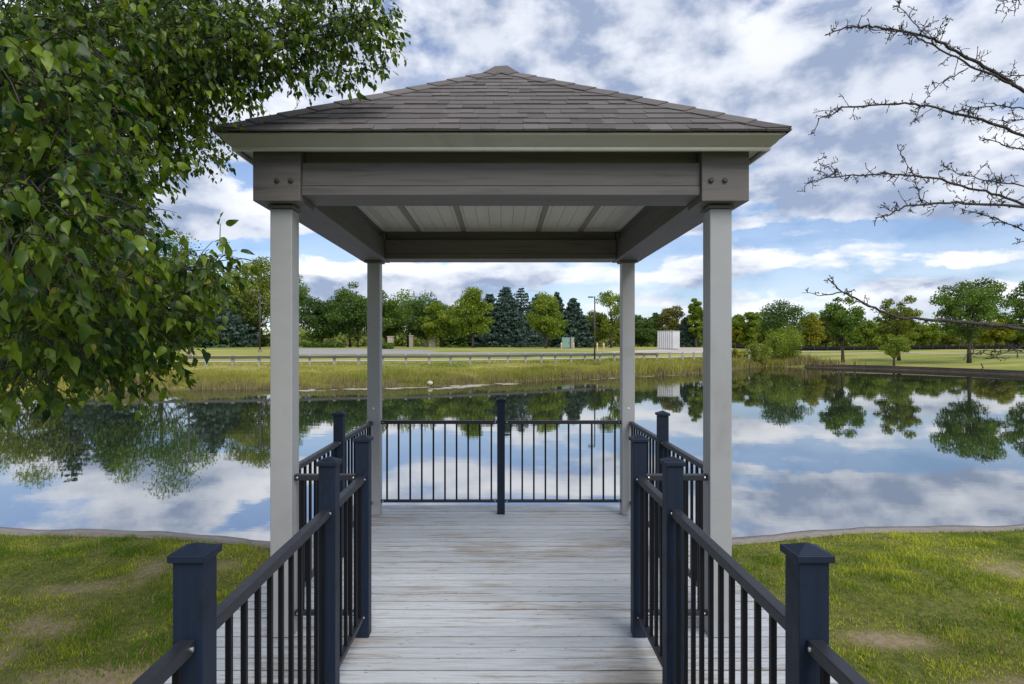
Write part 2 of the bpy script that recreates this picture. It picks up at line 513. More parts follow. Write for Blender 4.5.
class MB:
    """collects boxes, tubes, prisms, and becomes ONE mesh object"""
    def __init__(s):
        s.v, s.f, s.t = [], [], []

    def add(s, vs, fs, tint=0.5):
        o = len(s.v)
        s.v += [tuple(p) for p in vs]
        s.t += [tint] * len(vs)
        s.f += [tuple(i + o for i in f) for f in fs]

    def box(s, x0, x1, y0, y1, z0, z1, tint=0.5):
        s.add([(x0, y0, z0), (x1, y0, z0), (x1, y1, z0), (x0, y1, z0), (x0, y0, z1), (x1, y0, z1), (x1, y1, z1), (x0, y1, z1)],
              [(0, 3, 2, 1), (4, 5, 6, 7), (0, 1, 5, 4), (1, 2, 6, 5), (2, 3, 7, 6), (3, 0, 4, 7)], tint)

    def frustum(s, cx, cy, z0, z1, a0, a1, tint=0.5):
        s.add([(cx - a0, cy - a0, z0), (cx + a0, cy - a0, z0), (cx + a0, cy + a0, z0), (cx - a0, cy + a0, z0),
               (cx - a1, cy - a1, z1), (cx + a1, cy - a1, z1), (cx + a1, cy + a1, z1), (cx - a1, cy + a1, z1)],
              [(0, 3, 2, 1), (4, 5, 6, 7), (0, 1, 5, 4), (1, 2, 6, 5), (2, 3, 7, 6), (3, 0, 4, 7)], tint)

    def tube(s, pts, rad, n=6, tint=0.5, cap=True):
        pts = [Vector(p) for p in pts]
        vs, fs = [], []
        up = Vector((0.31, 0.17, 0.93))
        for i, p in enumerate(pts):
            a = pts[max(i - 1, 0)]
            b = pts[min(i + 1, len(pts) - 1)]
            d = (b - a)
            if d.length < 1e-9:
                d = Vector((0, 0, 1))
            d.normalize()
            e1 = d.cross(up)
            if e1.length < 1e-3:
                e1 = d.cross(Vector((1, 0, 0)))
            e1.normalize()
            e2 = d.cross(e1)
            r = rad[i] if hasattr(rad, '__len__') else rad
            for k in range(n):
                th = 2 * math.pi * k / n
                vs.append(p + (e1 * math.cos(th) + e2 * math.sin(th)) * r)
        for i in range(len(pts) - 1):
            for k in range(n):
                a, b = i * n + k, i * n + (k + 1) % n
                fs.append((a, a + n, b + n, b))
        if cap:
            fs.append(tuple(range(n)))
            fs.append(tuple((len(pts) - 1) * n + k for k in reversed(range(n))))
        s.add(vs, fs, tint)

    def build(s, name, mat, parent=None, smooth=False, bevel=0.0):
        me = bpy.data.meshes.new(name)
        me.from_pydata(s.v, [], s.f)
        a = me.attributes.new('tint', 'FLOAT', 'POINT')
        a.data.foreach_set('value', np.asarray(s.t, dtype=np.float32))
        me.update()
        o = link_mesh(name, me, mat, parent, smooth)
        if bevel > 0:
            bv = o.modifiers.new('bevel', 'BEVEL')
            bv.width = bevel
            bv.segments = 2
            bv.limit_method = 'ANGLE'
        return o


def tag(o, label=None, cat=None, group=None, kind=None):
    if label:
        o['label'] = label
    if cat:
        o['category'] = cat
    if group:
        o['group'] = group
    if kind:
        o['kind'] = kind
    return o


def empty(name, loc=(0, 0, 0), rz=0.0):
    o = bpy.data.objects.new(name, None)
    col.objects.link(o)
    o.location = loc
    o.rotation_euler = (0, 0, rz)
    o.empty_display_size = 0.2
    return o


def kids(o):
    return [c for c in col.objects if c.parent == o]


def copy_tree(o, parent=None):
    c = o.copy()
    col.objects.link(c)
    c.parent = parent
    for ch in kids(o):
        copy_tree(ch, c)
    return c


# lattice noise in numpy
_lat = np.random.default_rng(3).random((256, 256))


def vnoise(x, y):
    xi, yi = np.floor(x).astype(int), np.floor(y).astype(int)
    fx, fy = x - xi, y - yi
    fx, fy = fx * fx * (3 - 2 * fx), fy * fy * (3 - 2 * fy)
    g = lambda a, b: _lat[a % 256, b % 256]
    return (g(xi, yi) * (1 - fx) + g(xi + 1, yi) * fx) * (1 - fy) + (g(xi, yi + 1) * (1 - fx) + g(xi + 1, yi + 1) * fx) * fy


def fbm(x, y, o=4):
    s, a, tot = 0, 1.0, 0
    for k in range(o):
        s = s + a * vnoise(x * 2 ** k + 17.3 * k, y * 2 ** k + 5.1 * k)
        tot += a
        a *= 0.5
    return s / tot


# ------------------------------------------------------------------ terrain
WATER = -0.50
AZN = np.radians([-180, -80, -60, -39.6, -20.9, -10, 10, 21.1, 40.8, 60, 75, 80, 180])
RN = np.array([40, 38, 17, 9.70, 7.50, 7.0, 7.0, 7.63, 10.04, 17.5, 30, 40, 40.])
AZF = np.radians([-180, -80, -60, -39.6, -29, -18.35, -5.7, 2, 9.27, 14, 18.2, 21, 23.1, 27.2, 31.3, 36, 40.8, 60, 75, 80, 180])
RF = np.array([42, 45, 43, 43.0, 38.5, 36.7, 37.2, 41, 47.6, 51.5, 56.5, 66, 77, 78.5, 76, 72, 67.1, 57, 50, 43, 42.])
_aa = np.radians(np.linspace(-180, 180, 2881))


def _smooth(a, w):
    k = np.ones(w) / w
    return np.convolve(np.pad(a, w, mode='edge'), k, 'same')[w:-w]


_rn = _smooth(np.interp(_aa, AZN, RN), 41)
_rf = _smooth(np.interp(_aa, AZF, RF), 21)
rn_of = lambda a: np.interp(a, _aa, _rn)
rf_of = lambda a: np.interp(a, _aa, _rf) + 0.35 * (fbm(np.asarray(a) * 60 + 50, np.asarray(a) * 0 + 3.0, 3) - 0.5)
SL, HL = [0, 0.5, 2, 6, 11, 14, 20, 30, 55, 100, 300, 2000], [-0.56, -0.36, -0.2, 0.08, 0.44, 0.75, 1.12, 1.38, 1.74, 1.80, 1.85, 1.85]
SR, HR = [0, 0.3, 6, 16, 30, 40, 60, 100, 300, 2000], [-0.15, -0.11, 0.08, 0.56, 1.15, 1.40, 1.62, 1.75, 1.85, 1.85]


def near_h(r, a):
    x, y = r * np.sin(a), r * np.cos(a)
    return -0.345 + 0.035 * (fbm(x * 0.9 + 31, y * 0.9 + 8) - 0.5) - 0.03 * np.clip((r - 5) / 4, 0, 1)


def far_h(s, a):
    k = np.clip((np.asarray(a) - R(24.0)) / R(2.5), 0, 1)
    return np.interp(s, SL, HL) * (1 - k) + np.interp(s, SR, HR) * k


def ground_h(x, y):
    r, a = math.hypot(x, y), math.atan2(x, y)
    s = r - float(rf_of(a))
    if s >= 0:
        return float(far_h(s, a))
    if r <= rn_of(a):
        return float(near_h(r, a))
    return WATER - 0.5


def at(px, z):
    """the point on the ground seen at column px, z metres ahead"""
    x = (px - CX) * z / F
    return Vector((x, z, ground_h(x, z)))


def dirt_map(x, y):
    n = fbm(x * 0.75 + 40, y * 0.95 + 11, 5)
    d = np.clip((n - 0.50) * 2.8, 0, 0.62)
    for (bx, by, rx, ry, amt) in [(-2.75, 4.1, 0.75, 0.30, 0.85), (-2.3, 3.2, 0.7, 0.35, 0.9), (-1.6, 3.0, 0.4, 0.5, 0.8), (2.0, 3.1, 0.45, 0.55, 0.95),
                                  (3.0, 4.7, 0.55, 0.22, 0.8), (3.5, 3.9, 0.6, 0.35, 0.9), (2.45, 4.0, 0.3, 0.3, 0.5), (4.2, 3.2, 0.5, 0.5, 0.8)]:
        d = np.maximum(d, amt * np.exp(-(((x - bx) / rx) ** 2 + ((y - by) / ry) ** 2)))
    edge = np.exp(-((rn_of(np.arctan2(x, y)) - np.hypot(x, y)) / 0.5) ** 2)
    return np.clip(d * (1 - 0.8 * edge), 0, 1)


def build_ground():
    az = np.radians(np.concatenate([np.arange(-180, -60, 2.0), np.arange(-60, 60, 0.4), np.arange(60, 180.01, 2.0)]))
    tn = np.concatenate([np.linspace(0.0, 0.12, 4)[1:], np.linspace(0.13, 1, 90)])
    sf = np.array([0, 0.25, 0.5, 1, 2, 3.5, 5, 6, 7, 8, 9, 10, 11, 12, 13, 14, 15, 16, 18, 20, 23, 26, 30, 36, 42, 48, 55, 65, 80, 100, 150, 300, 600, 1500])
    rn, rf = rn_of(az), rf_of(az)
    win = np.clip((R(82) - np.abs(az)) / R(4), 0, 1)
    rows_r, rows_h = [], []
    for t in tn:
        rows_r.append(rn * t)
        rows_h.append(near_h(rn * t, az))
    hn = near_h(rn, az)
    for (r_, h_) in [(rn + 0.05, -1.0), (rn + 2, -1.5), ((rn + rf) / 2, -2.0), (rf - 2.0, -1.2), (rf - 0.25, -0.75)]:
        rows_r.append(np.minimum(np.maximum(r_, rn), rf))
        rows_h.append(hn * (1 - win) + h_ * win)
    for s in sf:
        rows_r.append(rf + s)
        h = far_h(s, az)
        h = h + (0.03 * (fbm(rows_r[-1] * np.sin(az) * 0.5, rows_r[-1] * np.cos(az) * 0.5) - 0.5) if 1 < s < 100 else 0)
        rows_h.append(h)
    rr, hh = np.array(rows_r), np.array(rows_h)
    X, Y = rr * np.sin(az), rr * np.cos(az)
    n, m = rr.shape
    V = np.stack([X, Y, hh], -1).reshape(-1, 3)
    V = np.vstack([V, [[0, 0, -0.345]]])
    i, j = np.meshgrid(np.arange(n - 1), np.arange(m - 1), indexing='ij')
    a = (i * m + j).ravel()
    F4 = np.stack([a, a + 1, a + m + 1, a + m], -1)
    far = np.clip((np.hypot(V[:, 0], V[:, 1]) - 10) / 6, 0, 1)
    dirt = dirt_map(V[:, 0], V[:, 1]) * (1 - far)
    o = np_mesh('ground', V, F4, M['ground'], attrs={'dirt': dirt, 'far': far}, smooth=True)
    tag(o, kind='structure')
    # water sheet between the two shores
    az = np.radians(np.arange(-81, 81.01, 0.5))
    ra, rb = rn_of(az) + 0.02, rf_of(az) + 0.5
    ks = np.linspace(0, 1, 12)
    V, nn = [], len(az)
    for k in ks:
        rad = ra * (1 - k) + rb * k
        V.append(np.stack([rad * np.sin(az), rad * np.cos(az), np.full(nn, WATER)], -1))
    V = np.vstack(V)
    i, j = np.meshgrid(np.arange(len(ks) - 1), np.arange(nn - 1), indexing='ij')
    a = (i * nn + j).ravel()
    o = np_mesh('water', V, np.stack([a, a + 1, a + nn + 1, a + nn], -1), M['water'], smooth=True)
    tag(o, kind='structure')


build_ground()


def drape(name, mat, az0, az1, s0, s1, lift, n=160, k=8):
    """a sheet on the far ground between two distances (functions of the column px) past the shore"""
    pxs = np.linspace(az0, az1, n)
    a = np.arctan((pxs - CX) / F)
    V = []
    for q in np.linspace(0, 1, k):
        s = s0(pxs) * (1 - q) + s1(pxs) * q
        rad = rf_of(a) + s
        V.append(np.stack([rad * np.sin(a), rad * np.cos(a), far_h(s, a) + lift], -1))
    V = np.vstack(V)
    i, j = np.meshgrid(np.arange(k - 1), np.arange(n - 1), indexing='ij')
    b = (i * n + j).ravel()
    return tag(np_mesh(name, V, np.stack([b, b + 1, b + n + 1, b + n], -1), mat, smooth=True), kind='structure')


ip = lambda xs, ys: (lambda p: np.interp(p, xs, ys))
drape('car_park', M['asphalt'], 60, 655, ip([60, 290, 300, 655], [16.5, 17, 20, 21]), ip([60, 270, 300, 420, 440, 560, 655], [18.2, 18.6, 45, 36, 26, 24, 23.4]), 0.03, 220, 14)
drape('gravel_lot', M['gravel'], 600, 735, ip([600, 660, 735], [20.5, 19, 17]), ip([600, 650, 690, 735], [22, 30, 46, 38]), 0.055, 60, 12)
drape('path', M['gravel'], 60, 706, ip([0, 706], [13.2, 13.2]), ip([0, 706], [13.8, 13.8]), 0.035, 200, 4)
drape('path', M['gravel'], 800, 1080, ip([800, 1080], [26.0, 22]), ip([800, 1080], [27.4, 23]), 0.03, 60, 3)


def strip_solid(name, mat, azs, rin, rout, top, bottom, waves=0.0):
    """a solid band that follows the shore"""
    V, F4 = [], []
    for a in azs:
        r0, r1 = rin(a), rout(a)
        tp = top + waves * (float(fbm(np.array(a * 90.0), np.array(2.0))) - 0.5)
        for (r, h) in ((r0, bottom), (r0, tp), (r1, tp - 0.01), (r1, bottom)):
            V.append((r * math.sin(a), r * math.cos(a), h))
    for i in range(len(azs) - 1):
        for k in range(4):
            a, b = i * 4 + k, i * 4 + (k + 1) % 4
            F4.append((a, b, b + 4, a + 4))
    return np_mesh(name, V, F4, mat)


kb = strip_solid('pond_kerb', M['kerb'], np.radians(np.arange(-78, 78.01, 0.5)),
                 lambda a: float(rn_of(a)) - 0.19, lambda a: float(rn_of(a)) + 0.03 + 0.02 * math.sin(a * 71), -0.335, -1.1, 0.012)
tag(kb, 'low weathered concrete kerb along the near edge of the pond', 'kerb')

rw = empty('retaining_wall', at(900, 70))
_p = rw.location.copy()
for k in range(3):
    azs = np.arctan((np.linspace(806, 1200, 90) - CX) / F)
    o = strip_solid('timber_course', M['wallwood'], azs, lambda a: float(rf_of(a)) - 0.55 + 0.05 * k, lambda a: float(rf_of(a)) + 0.30,
                    WATER + 0.005 + 0.125 * (k + 1), WATER + 0.012 + 0.125 * k if k else WATER - 0.6)
    o.location = -_p
    o.parent = rw
tag(rw, 'low brown timber retaining wall holding the lawn at the far right shore', 'retaining wall')

# ------------------------------------------------------------------ deck
FZ, BZ = 4.0725, 6.9725          # front and back post rows (distance ahead)
PX_ = 1.4525                     # post column offset
DX, DF, DB = 1.98, 3.49, DECK_END    # deck half width, front edge, back edge


def build_deck():
    dk = empty('deck', (0, DF, 0))
    tag(dk, 'worn white-grey painted plank deck under the pavilion and its walkway', 'deck')
    b = MB()
    W = 0.139
    y = DB
    while y > -2.6:
        hw = DX if y - W > DF - 0.15 else 1.0
        h = random.uniform(-0.0015, 0.0015)
        j = random.uniform(-0.006, 0.006)
        g = 0.0085 + random.uniform(-0.003, 0.004)
        b.box(-hw + j, hw + j, y - W + g / 2, y - g / 2, -0.036, h, random.random())
        y -= W
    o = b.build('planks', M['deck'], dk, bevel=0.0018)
    o.location = (0, -DF, 0)
    b = MB()
    b.box(-DX + 0.03, DX - 0.03, DF - 0.016, DF + 0.03, -0.27, -0.037)
    b.box(-DX + 0.03, DX - 0.03, DB - 0.10, DB - 0.06, -0.27, -0.040)
    for x in (-DX + 0.03, DX - 0.07):
        b.box(x, x + 0.04, DF + 0.032, DB - 0.102, -0.27, -0.040)
    for k in range(9):
        x = -1.7 + k * 0.425
        b.box(x - 0.02, x + 0.02, DF + 0.032, DB - 0.102, -0.25, -0.041)
    for x in (-0.95, 0.0, 0.95):
        b.box(x - 0.02, x + 0.02, -2.5, DF - 0.018, -0.25, -0.041)
    o = b.build('joists', M['joist'], dk)
    o.location = (0, -DF, 0)
    for x in (-1.8, 1.8):
        for y in (4.0, 5.6, 7.2):
            b = MB()
            b.box(x - 0.07, x + 0.07, y - 0.07, y + 0.07, -2.0, -0.272)
            o = b.build('pile', M['joist'], dk)
            o.location = (0, -DF, 0)


build_deck()


# ------------------------------------------------------------------ pavilion (gazebo)
def build_gazebo():
    g = empty('pavilion', (0, 5.52, 0))
    tag(g, 'square open pavilion with hipped shingle roof on four pale grey posts', 'pavilion')
    O = (0, -5.52, 0)

    def put(o):
        o.location = O
        return o
    PW = 0.0725
    for x in (-PX_, PX_):
        for y in (FZ, BZ):
            b = MB()
            b.box(x - PW, x + PW, y - PW, y + PW, 0.004, 2.835 if y < 5 else 2.879)
            p = put(b.build('post', M['post'], g, bevel=0.006))
            b = MB()
            q = 0.084 if y < 5 else 0.098
            zc0 = 2.838 if y < 5 else 2.882
            b.box(x - q, x + q, y - q, y + q, zc0, zc0 + 0.022)
            t = b.build('post_collar', M['beam'], p, bevel=0.003)
            b = MB()
            b.tube([(x, y - PW - 0.004, 1.22), (x, y - PW + 0.001, 1.22)], [0.010, 0.016], 4)
            if y > 5:
                b.build('screw_plug', M['white'], p)
    # beams: front, back, two sides, each a pair of boards with a shadow groove
    def beam_x(y, ysg):
        b = MB()
        x0, x1 = -1.298, 1.298
        b.box(x0, x1, y - 0.15, y + 0.15, 2.975, 3.125)
        b.box(x0, x1, y - 0.156 if ysg < 0 else y - 0.15, y + 0.15 if ysg < 0 else y + 0.156, 2.912, 2.972)
        b.box(x0, x1, y - 0.09, y + 0.11, 3.127, 3.235)
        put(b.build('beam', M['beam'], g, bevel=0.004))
    beam_x(FZ + 0.03, -1)
    beam_x(BZ - 0.0, 1)
    for sx in (-1, 1):
        b = MB()
        x0, x1 = sorted((sx * (PX_ - 0.145), sx * (PX_ + 0.145)))
        ya, yb = FZ + 0.148, BZ - 0.148
        b.box(x0, x1, ya, yb, 2.905, 3.125)
        xi = sx * 1.34
        b.box(min(xi, x1 if sx > 0 else x0), max(xi, x1 if sx > 0 else x0), ya, yb, 3.127, 3.235)
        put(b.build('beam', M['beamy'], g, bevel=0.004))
    # corner blocks with their bolts
    for sx in (-1, 1):
        for (y, s) in ((FZ, -1), (BZ, 1)):
            b = MB()
            cx = sx * PX_
            b.box(cx - 0.153, cx + 0.153, y - 0.153, y + 0.146 + 0.001, 2.868, 3.205) if s < 0 else b.box(cx - 0.149, cx + 0.149, y - 0.147, y + 0.153, 2.9055, 3.205)
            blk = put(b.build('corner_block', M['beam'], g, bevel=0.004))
            for dx in (-0.005, 0.085) if sx > 0 else (0.005, 0.095):
                b = MB()
                yb = y + s * 0.153
                xx = cx + dx - (0.09 if sx > 0 else 0)
                b.tube([(xx, yb, 3.0), (xx, yb + s * 0.010, 3.0), (xx, yb + s * 0.016, 3.0)], [0.0165, 0.0165, 0.009], 10)
                b.build('bolt', M['lamp'], blk)
    # ceiling
    b = MB()
    xs = np.linspace(-1.335, 1.335, 23)
    for k in range(22):
        b.box(xs[k] + 0.0015, xs[k + 1] - 0.0015, FZ + 0.15, BZ - 0.10, 3.236, 3.25, random.random())
    cl = put(b.build('ceiling', M['ceiling'], g))
    for x in (-0.93, -0.42, 0.42, 0.90):
        b = MB()
        b.box(x - 0.026, x + 0.026, FZ + 0.16, BZ - 0.11, 3.224, 3.2345)
        b.build('batten', M['batten'], cl)
    # roof: shingled hip roof
    HE, ZE, ZP, RC = 1.778, 3.262, 4.43, 5.52
    b = MB()
    c = [(-HE, RC - HE), (HE, RC - HE), (HE, RC + HE), (-HE, RC + HE)]
    vs = [(x * 0.995, RC + (y - RC) * 0.995, ZE - 0.012) for x, y in c] + [(0, RC, ZP - 0.012)] + [(x * 0.985, RC + (y - RC) * 0.985, ZE - 0.018) for x, y in c]
    b.add(vs, [(0, 1, 4), (1, 2, 4), (2, 3, 4), (3, 0, 4), (0, 5, 6, 1), (1, 6, 7, 2), (2, 7, 8, 3), (3, 8, 5, 0)])
    roof = put(b.build('roof', M['underlay'], g))
    sl = math.hypot(HE, ZP - ZE)
    nrow = 15
    e = sl / nrow
    sh = MB()
    for face in range(4):
        rot = Matrix.Rotation(face * math.pi / 2, 3, 'Z')
        un = Vector((0, -(ZP - ZE), HE)).normalized()
        nrm = rot @ Vector((0, -(ZP - ZE) / sl, HE / sl))

        def P(x, s, lift):
            k = s / sl
            q = rot @ Vector((x, -HE * (1 - k), 0))
            return Vector((q.x, q.y + RC, ZE + (ZP - ZE) * k)) + nrm * lift
        for r in range(nrow):
            s0 = r * e - (0.012 if r == 0 else 0)
            s1 = min((r + 1) * e + 0.03, sl)
            w0, w1 = HE * (1 - s0 / sl), HE * (1 - s1 / sl)
            x = -w0 - random.uniform(0, 0.2)
            while x < w0:
                w = random.choice((0.09, 0.12, 0.15, 0.18, 0.22)) * random.uniform(0.9, 1.1)
                xa, xb = max(x, -w0), min(x + w, w0)
                if xb - xa > 0.004:
                    ta, tb = min(max(xa, -w1), w1), min(max(xb, -w1), w1)
                    th = random.choice((0.010, 0.011, 0.013, 0.016))
                    ds = random.choice((0, 0, 0, -0.006))
                    tl = min(max(random.gauss(0.5, 0.17), 0), 1)
                    vs = [P(xa + 0.001, s0 + ds, 0.0), P(xb - 0.001, s0 + ds, 0.0), P(tb, s1, 0.001), P(ta, s1, 0.001),
                          P(xa + 0.001, s0 + ds, th), P(xb - 0.001, s0 + ds, th), P(tb, s1, 0.004), P(ta, s1, 0.004)]
                    sh.add(vs, [(4, 5, 6, 7), (0, 1, 5, 4), (1, 2, 6, 5), (3, 0, 4, 7)], tl)
                x += w
    sh.build('shingles', M['shingle'], roof)
    hc = MB()
    for face in range(4):
        rot = Matrix.Rotation(face * math.pi / 2, 3, 'Z')
        n1 = Vector((0, -(ZP - ZE) / sl, HE / sl))
        n2 = Matrix.Rotation(math.pi / 2, 3, 'Z') @ n1
        up = (n1 + n2).normalized()
        hip0, hip1 = Vector((HE, -HE, ZE)), Vector((0, 0, ZP))
        hl = (hip1 - hip0).length
        d = (hip1 - hip0) / hl
        # sideways directions lying in each of the two planes
        sa = (n1.cross(d)).normalized()
        sa = sa if sa.x < 0 else -sa
        sb = (n2.cross(d)).normalized()
        sb = sb if sb.y > 0 else -sb
        n = 12
        for k in range(n):
            l0, l1 = hl * k / n - (0.008 if k == 0 else 0), min(hl * (k + 1) / n + 0.045, hl)
            W = 0.115 + random.uniform(-0.006, 0.006)
            tl = min(max(random.gauss(0.5, 0.2), 0), 1)
            pts = []
            for (l, lf) in ((l0, 0.023), (l1, 0.015)):
                base = hip0 + d * l
                ea, eb = base + sa * W, base + sb * W
                if ea.z < ZE:
                    ea = ea + d * ((ZE - ea.z) / d.z)
                    eb = eb + d * ((ZE - eb.z) / d.z)
                for dz in (lf, lf - 0.012):
                    pts += [ea + n1 * (dz - 0.004), base + up * (dz + 0.004), eb + n2 * (dz - 0.004)]
            vs = []
            for q in pts:
                w = rot @ q
                vs.append(Vector((w.x, w.y + RC, w.z)))
            hc.add(vs, [(0, 1, 7, 6), (1, 2, 8, 7), (0, 3, 4, 1), (1, 4, 5, 2), (3, 0, 6, 9), (2, 5, 11, 8)], tl)
    # top cap: a small folded square over the meeting hips
    zb, zt, q0, q1 = ZP - 0.085, ZP + 0.030, 0.165, 0.055
    hc.add([(-q0, RC - q0, zb), (q0, RC - q0, zb), (q0, RC + q0, zb), (-q0, RC + q0, zb), (-q1, RC - q1, zt - 0.006), (q1, RC - q1, zt), (q1, RC + q1, zt), (-q1, RC + q1, zt - 0.006)],
           [(0, 1, 5, 4), (1, 2, 6, 5), (2, 3, 7, 6), (3, 0, 4, 7), (4, 5, 6, 7)], 0.5)
    hc.build('hip_caps', M['shingle'], roof)

    # fascia: sloped gutter profile running round the eave, with a pale lower lip and a soffit behind
    def ring(profile, name, mat):
        V, Fq = [], []
        n = len(profile)
        for (sx, sy) in ((-1, -1), (1, -1), (1, 1), (-1, 1)):
            for (h, z) in profile:
                V.append((sx * h, RC + sy * h, z))
        for k in range(4):
            for i in range(n - 1):
                a, b2 = k * n + i, ((k + 1) % 4) * n + i
                Fq.append((a, b2, b2 + 1, a + 1))
        o = np_mesh(name, V, Fq, mat, g)
        return put(o)
    ring([(1.766, 3.256), (1.766, 3.246), (1.754, 3.238), (1.722, 3.200), (1.706, 3.192), (1.700, 3.183)], 'fascia', M['fascia'])
    ring([(1.7005, 3.1825), (1.698, 3.164), (1.684, 3.162), (1.684, 3.190)], 'drip_lip', M['trim'])
    ring([(1.683, 3.196), (1.28, 3.2363)], 'soffit', M['trim'])


build_gazebo()


# ------------------------------------------------------------------ railings
PH = 0.0445
RT, RB = 1.072, 0.145            # top of top rail, middle of bottom rail


def rail_post(parent, x, y, face=(0, -1), top=1.295):
    b = MB()
    b.box(x - PH, x + PH, y - PH, y + PH, 0.004 if y > 0.5 else -0.3, top)
    p = b.build('railing_post', M['navy'], parent, bevel=0.003)
    b = MB()
    b.box(x - 0.056, x + 0.056, y - 0.056, y + 0.056, top + 0.001, top + 0.024)
    b.frustum(x, y, top + 0.024, top + 0.044, 0.050, 0.006)
    b.build('post_cap', M['navy'], p, bevel=0.003)
    return p


def panel(parent, p0, p1, n, screws=((1, 1),)):
    """one infill panel between two points; its own top rail, bottom rail and balusters"""
    p0, p1 = Vector((*p0, 0)), Vector((*p1, 0))
    d = (p1 - p0).normalized()
    L = (p1 - p0).length
    ang = math.atan2(d.y, d.x)
    mat = Matrix.Translation(p0) @ Matrix.Rotation(ang, 4, 'Z')

    def mk(b, name, m, par, bev=0.002):
        b.v = [tuple(mat @ Vector(v)) for v in b.v]
        return b.build(name, m, par, bevel=bev)
    b = MB()
    b.box(0.001, L - 0.001, -0.023, 0.023, RT - 0.040, RT)
    tr = mk(b, 'top_rail', M['rail'], parent, 0.004)
    b = MB()
    b.box(0.001, L - 0.001, -0.017, 0.017, RB - 0.016, RB + 0.016)
    br = mk(b, 'bottom_rail', M['rail'], parent, 0.003)
    for k in range(n):
        x = L * (k + 0.5) / n
        b = MB()
        b.box(x - 0.0095, x + 0.0095, -0.0095, 0.0095, RB + 0.0165, RT - 0.0405)
        mk(b, 'baluster', M['baluster'], parent, 0)
    for (par, h, hw) in ((tr, RT - 0.020, 0.023), (br, RB, 0.017)):
        for x in (0.022, L - 0.022):
            for sd_ in (-1, 1):
                b = MB()
                b.tube([(x, sd_ * hw, h), (x, sd_ * (hw + 0.004), h), (x, sd_ * (hw + 0.006), h)], [0.0075, 0.0075, 0.003], 8)
                mk(b, 'screw', M['steel'], par, 0)


XW = 0.918                        # walkway railing line
XR = 1.48                         # pavilion side railing line
YM = 5.55
GR = 'dark metal railings round the deck'


def build_railings():
    for sx, sd_ in ((-1, 'left'), (1, 'right')):
        r = empty('railing')
        tag(r, 'dark railing with navy posts along the %s side of the walkway' % sd_, 'railing', GR)
        x = sx * XW
        ys = (0.32, 1.82, 3.24, 4.045)
        for y in ys:
            rail_post(r, x, y)
        for (a, b_, n) in ((ys[0], ys[1], 12), (ys[1], ys[2], 11), (ys[2], ys[3], 6)):
            panel(r, (x, a + PH), (x, b_ - PH), n)
        r = empty('railing')
        tag(r, 'short crosswise railing joining the %s walkway railing to the front %s pavilion post' % (sd_, sd_), 'railing', GR)
        xa, xb = sx * (XW + PH), sx * (PX_ - 0.0725)
        panel(r, (min(xa, xb), 4.06), (max(xa, xb), 4.06), 4)
        r = empty('railing')
        tag(r, 'dark railing along the %s side of the pavilion with one navy middle post' % sd_, 'railing', GR)
        x = sx * XR
        rail_post(r, x, YM)
        panel(r, (x, FZ + 0.0725), (x, YM - PH), 11)
        panel(r, (x, YM + PH), (x, BZ - 0.0725), 11)
    r = empty('railing')
    tag(r, 'black railing across the back of the pavilion facing the pond', 'railing', GR)
    y = 6.985
    rail_post(r, 0.0, y)
    panel(r, (-PX_ + 0.0725, y), (-PH, y), 10)
    panel(r, (PH, y), (PX_ - 0.0725, y), 10)


build_railings()


# ------------------------------------------------------------------ lawn blades, bank grass, reeds
def blades(name, X, Y, Z, H, W, mat, tint, lean=0.5):
    n = len(X)
    th = rng.random(n) * 2 * np.pi
    cx, cy = np.cos(th), np.sin(th)
    la = rng.random(n) * 2 * np.pi
    ll = H * lean * rng.random(n)
    lx, ly = np.cos(la) * ll, np.sin(la) * ll
    P = np.empty((n, 5, 3))
    for k, (t, w) in enumerate(((0, 1), (0, -1), (0.55, 0.7), (0.55, -0.7), (1, 0))):
        q = t ** 1.8
        P[:, k, 0] = X + cx * W * w * 0.5 + lx * q
        P[:, k, 1] = Y + cy * W * w * 0.5 + ly * q
        P[:, k, 2] = Z + H * (t - 0.18 * q * lean)
    base = (np.arange(n) * 5)[:, None]
    T = np.concatenate([base + np.array([[0, 1, 3]]), base + np.array([[0, 3, 2]]), base + np.array([[2, 3, 4]])])
    return np_mesh(name, P.reshape(-1, 3), T, mat, tint=np.repeat(tint, 5))


